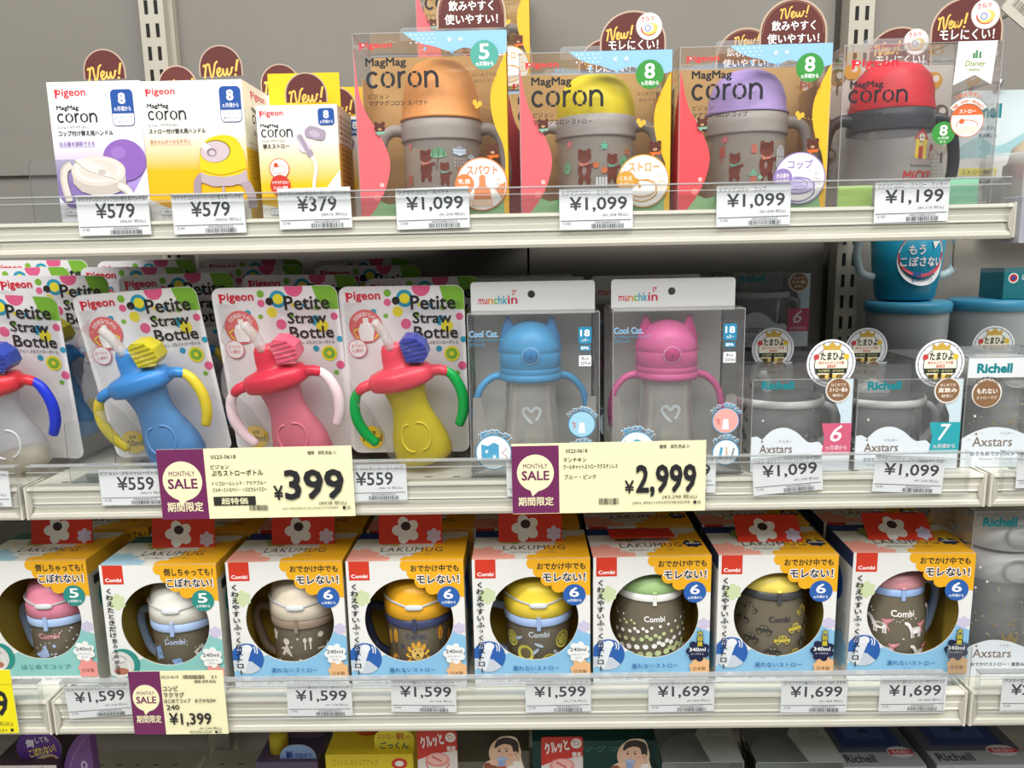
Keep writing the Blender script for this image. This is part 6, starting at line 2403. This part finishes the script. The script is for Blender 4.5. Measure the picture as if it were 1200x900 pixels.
t, W, H, D = low_box(-12, 66, 897, .090, .07, '#3c2f3a', 'dark carton with a round purple label, bottom left corner', artP)
r = .026
show_card(t, [(W * .66 + r * math.cos(2 * PI * i / 36), H + .012 + r * .9 * math.sin(2 * PI * i / 36)) for i in range(36)], .012, '#5a2f8a',
          lambda s: (s.tx('倒', 22, 26, 40, 46, '#f2eef6', .04), s.tx('しても', 44, 20, 74, 34, '#f2eef6', .02, rot=8), s.tx('こぼれない！', 26, 44, 88, 64, '#efd94c', .04, rot=14),
                     s.poly(spline([(30, 92), (46, 70), (74, 62), (92, 72), (84, 84), (56, 92)]), '#c9b8a0'), s.poly(spline([(40, 92), (54, 76), (74, 68), (86, 74), (78, 84), (58, 92)]), '#7a3a24')),
          'round_label', 2 * r, 2 * r, W * .66 - r, H + .012 - r)
# b: purple arched pouch
p0, p1 = at(70, 905, .10), at(103, 858, .10)
t = thing('purple_pouch', 'purple arched pouch beside the round purple label', 'pouch', (p0.x, .10, LOW))
W, H = .040, p1.z - LOW
m = MB()
pts = [(0, 0), (W, 0), (W, H)] + [(W - W * math.sin(PI / 2 * i / 14), H - .09 * (1 - math.cos(PI / 2 * i / 14))) for i in range(1, 15)]
m.prism(pts, 0, .012, '#6f4a86')
s = Sheet(m, front(), 0, 0, 100, 100 * H / W, W, H)
s.curve([(16, 190), (40, 90), (84, 20)], 3, '#8f6aa6')
s.circ(74, 105, 9, '#cfc0da', ry=14)
s.circ(74, 105, 5, '#6f4a86', ry=9)
m.build('printed_pouch', t)
# c: mauve pack with hang header
t, W, H, D = low_box(300, 372, 893, .125, .07, tinted('#5f5170', .8, .2), 'mauve clear pack with a yellow cap and a round blue label')
m = MB()
m.prism([(x, -z) for x, z in rr(-.004, -.030, W * .98, 0, [.004, .004, .012, .012])][::-1], 0, .0008, '#75637f', holes=[[(W * .45 + .004 * math.cos(i * PI / 8), .014 + .0022 * math.sin(i * PI / 8)) for i in range(16)]])
m.build('hang_header', t, (0, .045, H))
m = MB()
m.lathe([(.011, 0), (.011, .020), (.009, .025), (0, .026)], ink('#c9b22c', rough=.4), (W * .28, .024, H - .002), 30)
m.build('cap', t)
show_card(t, [(x + W * .36, H + .018 - z) for x, z in rr(0, 0, .044, .044, .018)][::-1], .006, '#8fb0e0',
          lambda s: (s.tx('新', 18, 18, 38, 40, '#27408a', .05), s.tx('空気弁で', 42, 24, 88, 38, '#27408a', .02), s.tx('漏れない', 10, 46, 90, 70, '#f4f4f6', .08), s.tx('漏れない', 11, 47, 89, 69, '#c8343c', .03)), 'round_label', .044, .044, W * .36, H - .026)


# d: yellow carton with orange cap and yellow label
def artY(m, W, H):
    s = Sheet(m, front(), 0, 0, 100, 100 * H / W, W, H)
    s.tx('ごっくん ステップアップ', 8, 6, 60, 14, '#a8801c', .02)
    s.circ(84, 12, 9, '#c8342c', ry=7)
    s.circ(84, 12, 5, '#e9e4da', ry=3.6)


t, W, H, D = low_box(381, 484, 884, .105, .085, '#d9c02a', 'yellow carton with an orange cap and a yellow label', artY, top='#e2c92e')
m = MB()
m.lathe([(.016, 0), (.016, .022), (.013, .028), (0, .029)], ink('#c8592a', rough=.4), (W * .40, .05, H), 30)
m.build('cap', t)
show_card(t, [(x + W * .55, H + .024 - z) for x, z in rr(0, 0, .046, .028, [.010, .010, .001, .001])][::-1], .008, '#e8d62c',
          lambda s: (s.tx('ストロー', 8, 8, 52, 22, '#b5542a', .02), s.tx('前', 55, 5, 76, 24, '#b5542a', .04), s.tx('の', 80, 12, 92, 22, '#b5542a', .01), s.tx('ごっくん', 14, 30, 86, 50, '#2f5f6a', .03)), 'round_label', .046, .028, W * .55, H - .004)


# e: red twist-lid cards on grey packs
def art_red(s):
    h = s.y1
    s.poly([(0, h), (0, h * .62), (38, h * .50), (100, h * .42), (100, h)], '#dfd6d2')
    s.tx('クルッと', 8, h * .08, 66, h * .34, '#f6eeec', .05, rot=12)
    s.circ(84, h * .14, 13, '#f2e9e6')
    s.tx('ワン', 76, h * .08, 92, h * .19, '#b8322c', .03)
    s.tx('簡単', 74, h * .32, 96, h * .44, '#f6eeec', .02)
    s.circ(50, h * .62, 30, '#e2938c', ry=20)
    s.circ(50, h * .60, 24, '#efb8b0', ry=15)
    s.line([(36, h * .54), (60, h * .66)], 5, '#cf6a62')
    s.curve([(20, h * .66), (30, h * .84), (60, h * .9), (80, h * .7)], 3, '#cf6a62')


for px0, px1, pt, lab in ((488, 535, 857, 'red card with a twist lid picture, right of the yellow carton'), (634, 683, 864, 'red card with a twist lid picture on the dark teal carton')):
    if px0 < 600:
        t, W, H, D = low_box(484, 572, 893, .15, .07, tinted('#8a8578', .75, .25), 'grey clear pack behind the red card, right of the yellow carton')
    a, b = at(px0, pt, .10), at(px1, pt, .10)
    W, H = b.x - a.x, .058
    t = thing('red_show_card', lab, 'show card', (a.x, .10, LOW), group='red twist lid show cards')
    z = a.z - LOW
    m = MB()
    m.prism([(x, z - y) for x, y in rr(0, 0, W, H, .003)][::-1], 0, .0008, '#c8352c')
    s = Sheet(m, lambda u, v, o: (u, -o, z - H + v), 0, 0, 100, 100 * H / W, W, H)
    art_red(s)
    m.build('printed_card', t)
    m = MB()
    m.box(W * .42, W * .58, .0009, .0016, 0, z - .006, clear('#f0f0f0', .3, .12))
    m.box(0, W, 0, .05, 0, .001, clear('#f0f0f0', .3, .12))
    m.build('clear_stand', t)


# f: die-cut cards printed with a drinking baby
def art_baby(s):
    sk, hair = '#e3b9a0', '#2b2019'
    s.circ(54, 48, 40, '#d9b89c', ry=48)
    s.poly([(0, 100), (4, 80), (30, 72), (90, 74), (100, 100)], '#e6e3de')
    s.poly([(0, 100), (2, 78), (24, 76), (40, 100)], '#8a4a32')
    s.circ(56, 40, 28, sk, ry=34)
    s.poly(spline([(28, 30), (36, 8), (60, 0), (84, 12), (88, 40), (82, 62), (74, 42), (70, 26), (56, 20), (42, 24), (32, 32), (28, 30)]), hair)
    s.circ(80, 52, 6, sk, ry=9)
    s.circ(80, 52, 3, '#c9977c', ry=5)
    for x in (40, 58):
        s.circ(x, 42, 3, '#2a201c', ry=2.6, n=12)
        s.line([(x - 5, 36), (x + 4, 35)], 1.4, '#4a3428')
    s.circ(47, 50, 3, '#cf9a82', ry=2, n=10)
    s.circ(66, 54, 6, '#e0a08c', ry=4)
    s.circ(46, 60, 6, '#b86a5c', ry=2.6)
    s.poly([(32, 66), (60, 66), (58, 90), (34, 90)], '#8fa3cf')
    s.circ(46, 64, 13, '#a9badc', ry=6)
    s.rect(35, 88, 57, 98, '#b5543a')
    for x, y in ((26, 76), (64, 78)):
        s.circ(x, y, 10, sk, ry=9)
        for i in range(4):
            s.circ(x + (6 if x < 40 else -6), y - 7 + i * 5, 5, sk, ry=2.4, n=12)
            s.line([(x + (2 if x < 40 else -2), y - 4.6 + i * 5), (x + (9 if x < 40 else -9), y - 4.6 + i * 5)], .5, '#b98a72')


for px, pt, lab in ((590, 863, 'cut-out card printed with a baby drinking, between the two red cards'), (741, 866, 'cut-out card printed with a baby drinking, right of the teal carton')):
    p = at(px, pt, .095)
    W, H = .046, .042
    t = thing('baby_cutout_card', lab, 'show card', (p.x, .095, LOW), group='cut-out baby cards')
    z = p.z - LOW
    out = spline([(-.024, z - H), (-.022, z - H * .80), (-.010, z - H * .62), (-.010, z - H * .3), (-.006, z - H * .06), (.004, z), (.014, z - H * .05), (.018, z - H * .3), (.019, z - H * .6), (.0235, z - H)], 4)
    m = MB()
    m.prism(out[::-1], 0, .0008, '#e2cdb8')
    s = Sheet(m, lambda u, v, o: (-.0235 + u, -o, z - H + v), 0, 0, 100, 100, W, H * .97)
    art_baby(s)
    m.build('printed_card', t)
    m = MB()
    m.box(-.004, .004, .0009, .0016, 0, z - .012, clear('#f0f0f0', .3, .12))
    m.box(-.02, .02, 0, .05, 0, .001, clear('#f0f0f0', .3, .12))
    m.build('clear_stand', t)

# g-i: the dim cartons of the rear and the right
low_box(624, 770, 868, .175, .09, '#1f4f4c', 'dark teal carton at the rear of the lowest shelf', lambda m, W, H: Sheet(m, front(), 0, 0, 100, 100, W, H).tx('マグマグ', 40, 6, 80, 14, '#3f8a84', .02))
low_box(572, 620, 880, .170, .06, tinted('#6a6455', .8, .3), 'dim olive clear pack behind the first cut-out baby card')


def tub_pack(px0, px1, pyt, Y, lidc, lab):
    a, b = at(px0, pyt, Y), at(px1, pyt, Y)
    W, H, D = b.x - a.x, (a.z + b.z) / 2 - LOW, .09
    t = thing('cup_blister_box', lab, 'clear box', (a.x, Y, LOW), group='dim clear boxes on the lowest shelf')
    c = MB()
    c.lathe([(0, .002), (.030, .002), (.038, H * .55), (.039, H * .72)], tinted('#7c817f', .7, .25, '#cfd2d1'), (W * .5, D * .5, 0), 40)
    co = c.build('cup', t)
    l = MB()
    l.lathe([(.039, H * .70), (.0415, H * .71), (.041, H * .82), (.034, H * .88), (.014, H * .90), (0, H * .90)], ink(lidc, rough=.4), (W * .5, D * .5, 0), 40)
    l.build('lid', co)
    m = MB()
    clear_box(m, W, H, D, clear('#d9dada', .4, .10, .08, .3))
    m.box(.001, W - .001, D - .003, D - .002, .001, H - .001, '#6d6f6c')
    s = Sheet(m, ontop(0, H), 0, 0, 100, 90, W, D)
    s.poly([(60, 90), (52, 40), (70, 10), (100, 4), (100, 90)], '#9a9d9b')
    s.tx('はじめての', 68, 30, 92, 38, '#5f6462', .01)
    s.tx('ストローマグ', 66, 44, 94, 51, '#5f6462', .01)
    m.build('clear_box', t)
    return t


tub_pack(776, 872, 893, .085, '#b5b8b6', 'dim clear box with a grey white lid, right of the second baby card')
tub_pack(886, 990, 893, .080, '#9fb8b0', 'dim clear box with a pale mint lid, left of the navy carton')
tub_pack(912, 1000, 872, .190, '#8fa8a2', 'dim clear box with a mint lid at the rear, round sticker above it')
st = bpy.data.objects['award_sticker']
a = at(962, 852, .15)


def artN(m, W, H):
    s = Sheet(m, ontop(0, H + .0003), 0, 0, 100, 90, W, .09)
    s.rect(0, 66, 100, 90, '#8b8d92')
    s.tx('Richell', 6, 70, 44, 84, '#2c3038', .04)
    s.rect(12, 8, 88, 56, '#26386e')
    s.rect(24, 14, 76, 42, '#3a4f86')
    s.circ(52, 26, 7, '#1d2a56', ry=4)
    s.circ(80, 66, 16, '#b9bbc0', ry=10)
    s.rect(66, 62, 96, 70, '#b0303a')
    s.tx('もれない', 70, 63.5, 92, 68.5, '#efe6e6', .02)
    f = Sheet(m, front(), 0, 0, 100, 100 * H / W, W, H)
    f.rect(0, 0, 100, 18, '#9b9da2')
    f.circ(24, 30, 18, '#a02c3a', ry=14)
    f.rect(50, 10, 100, 30, '#26386e')


low_box(990, 1086, 898, .085, .09, '#6f7278', 'navy and grey carton with a red band, right of the mint lidded box', artN, top='#4a4f5c')
low_box(1098, 1212, 896, .088, .09, '#6f7278', 'navy and grey carton with a red band, in the bottom right corner', artN, top='#4a4f5c')
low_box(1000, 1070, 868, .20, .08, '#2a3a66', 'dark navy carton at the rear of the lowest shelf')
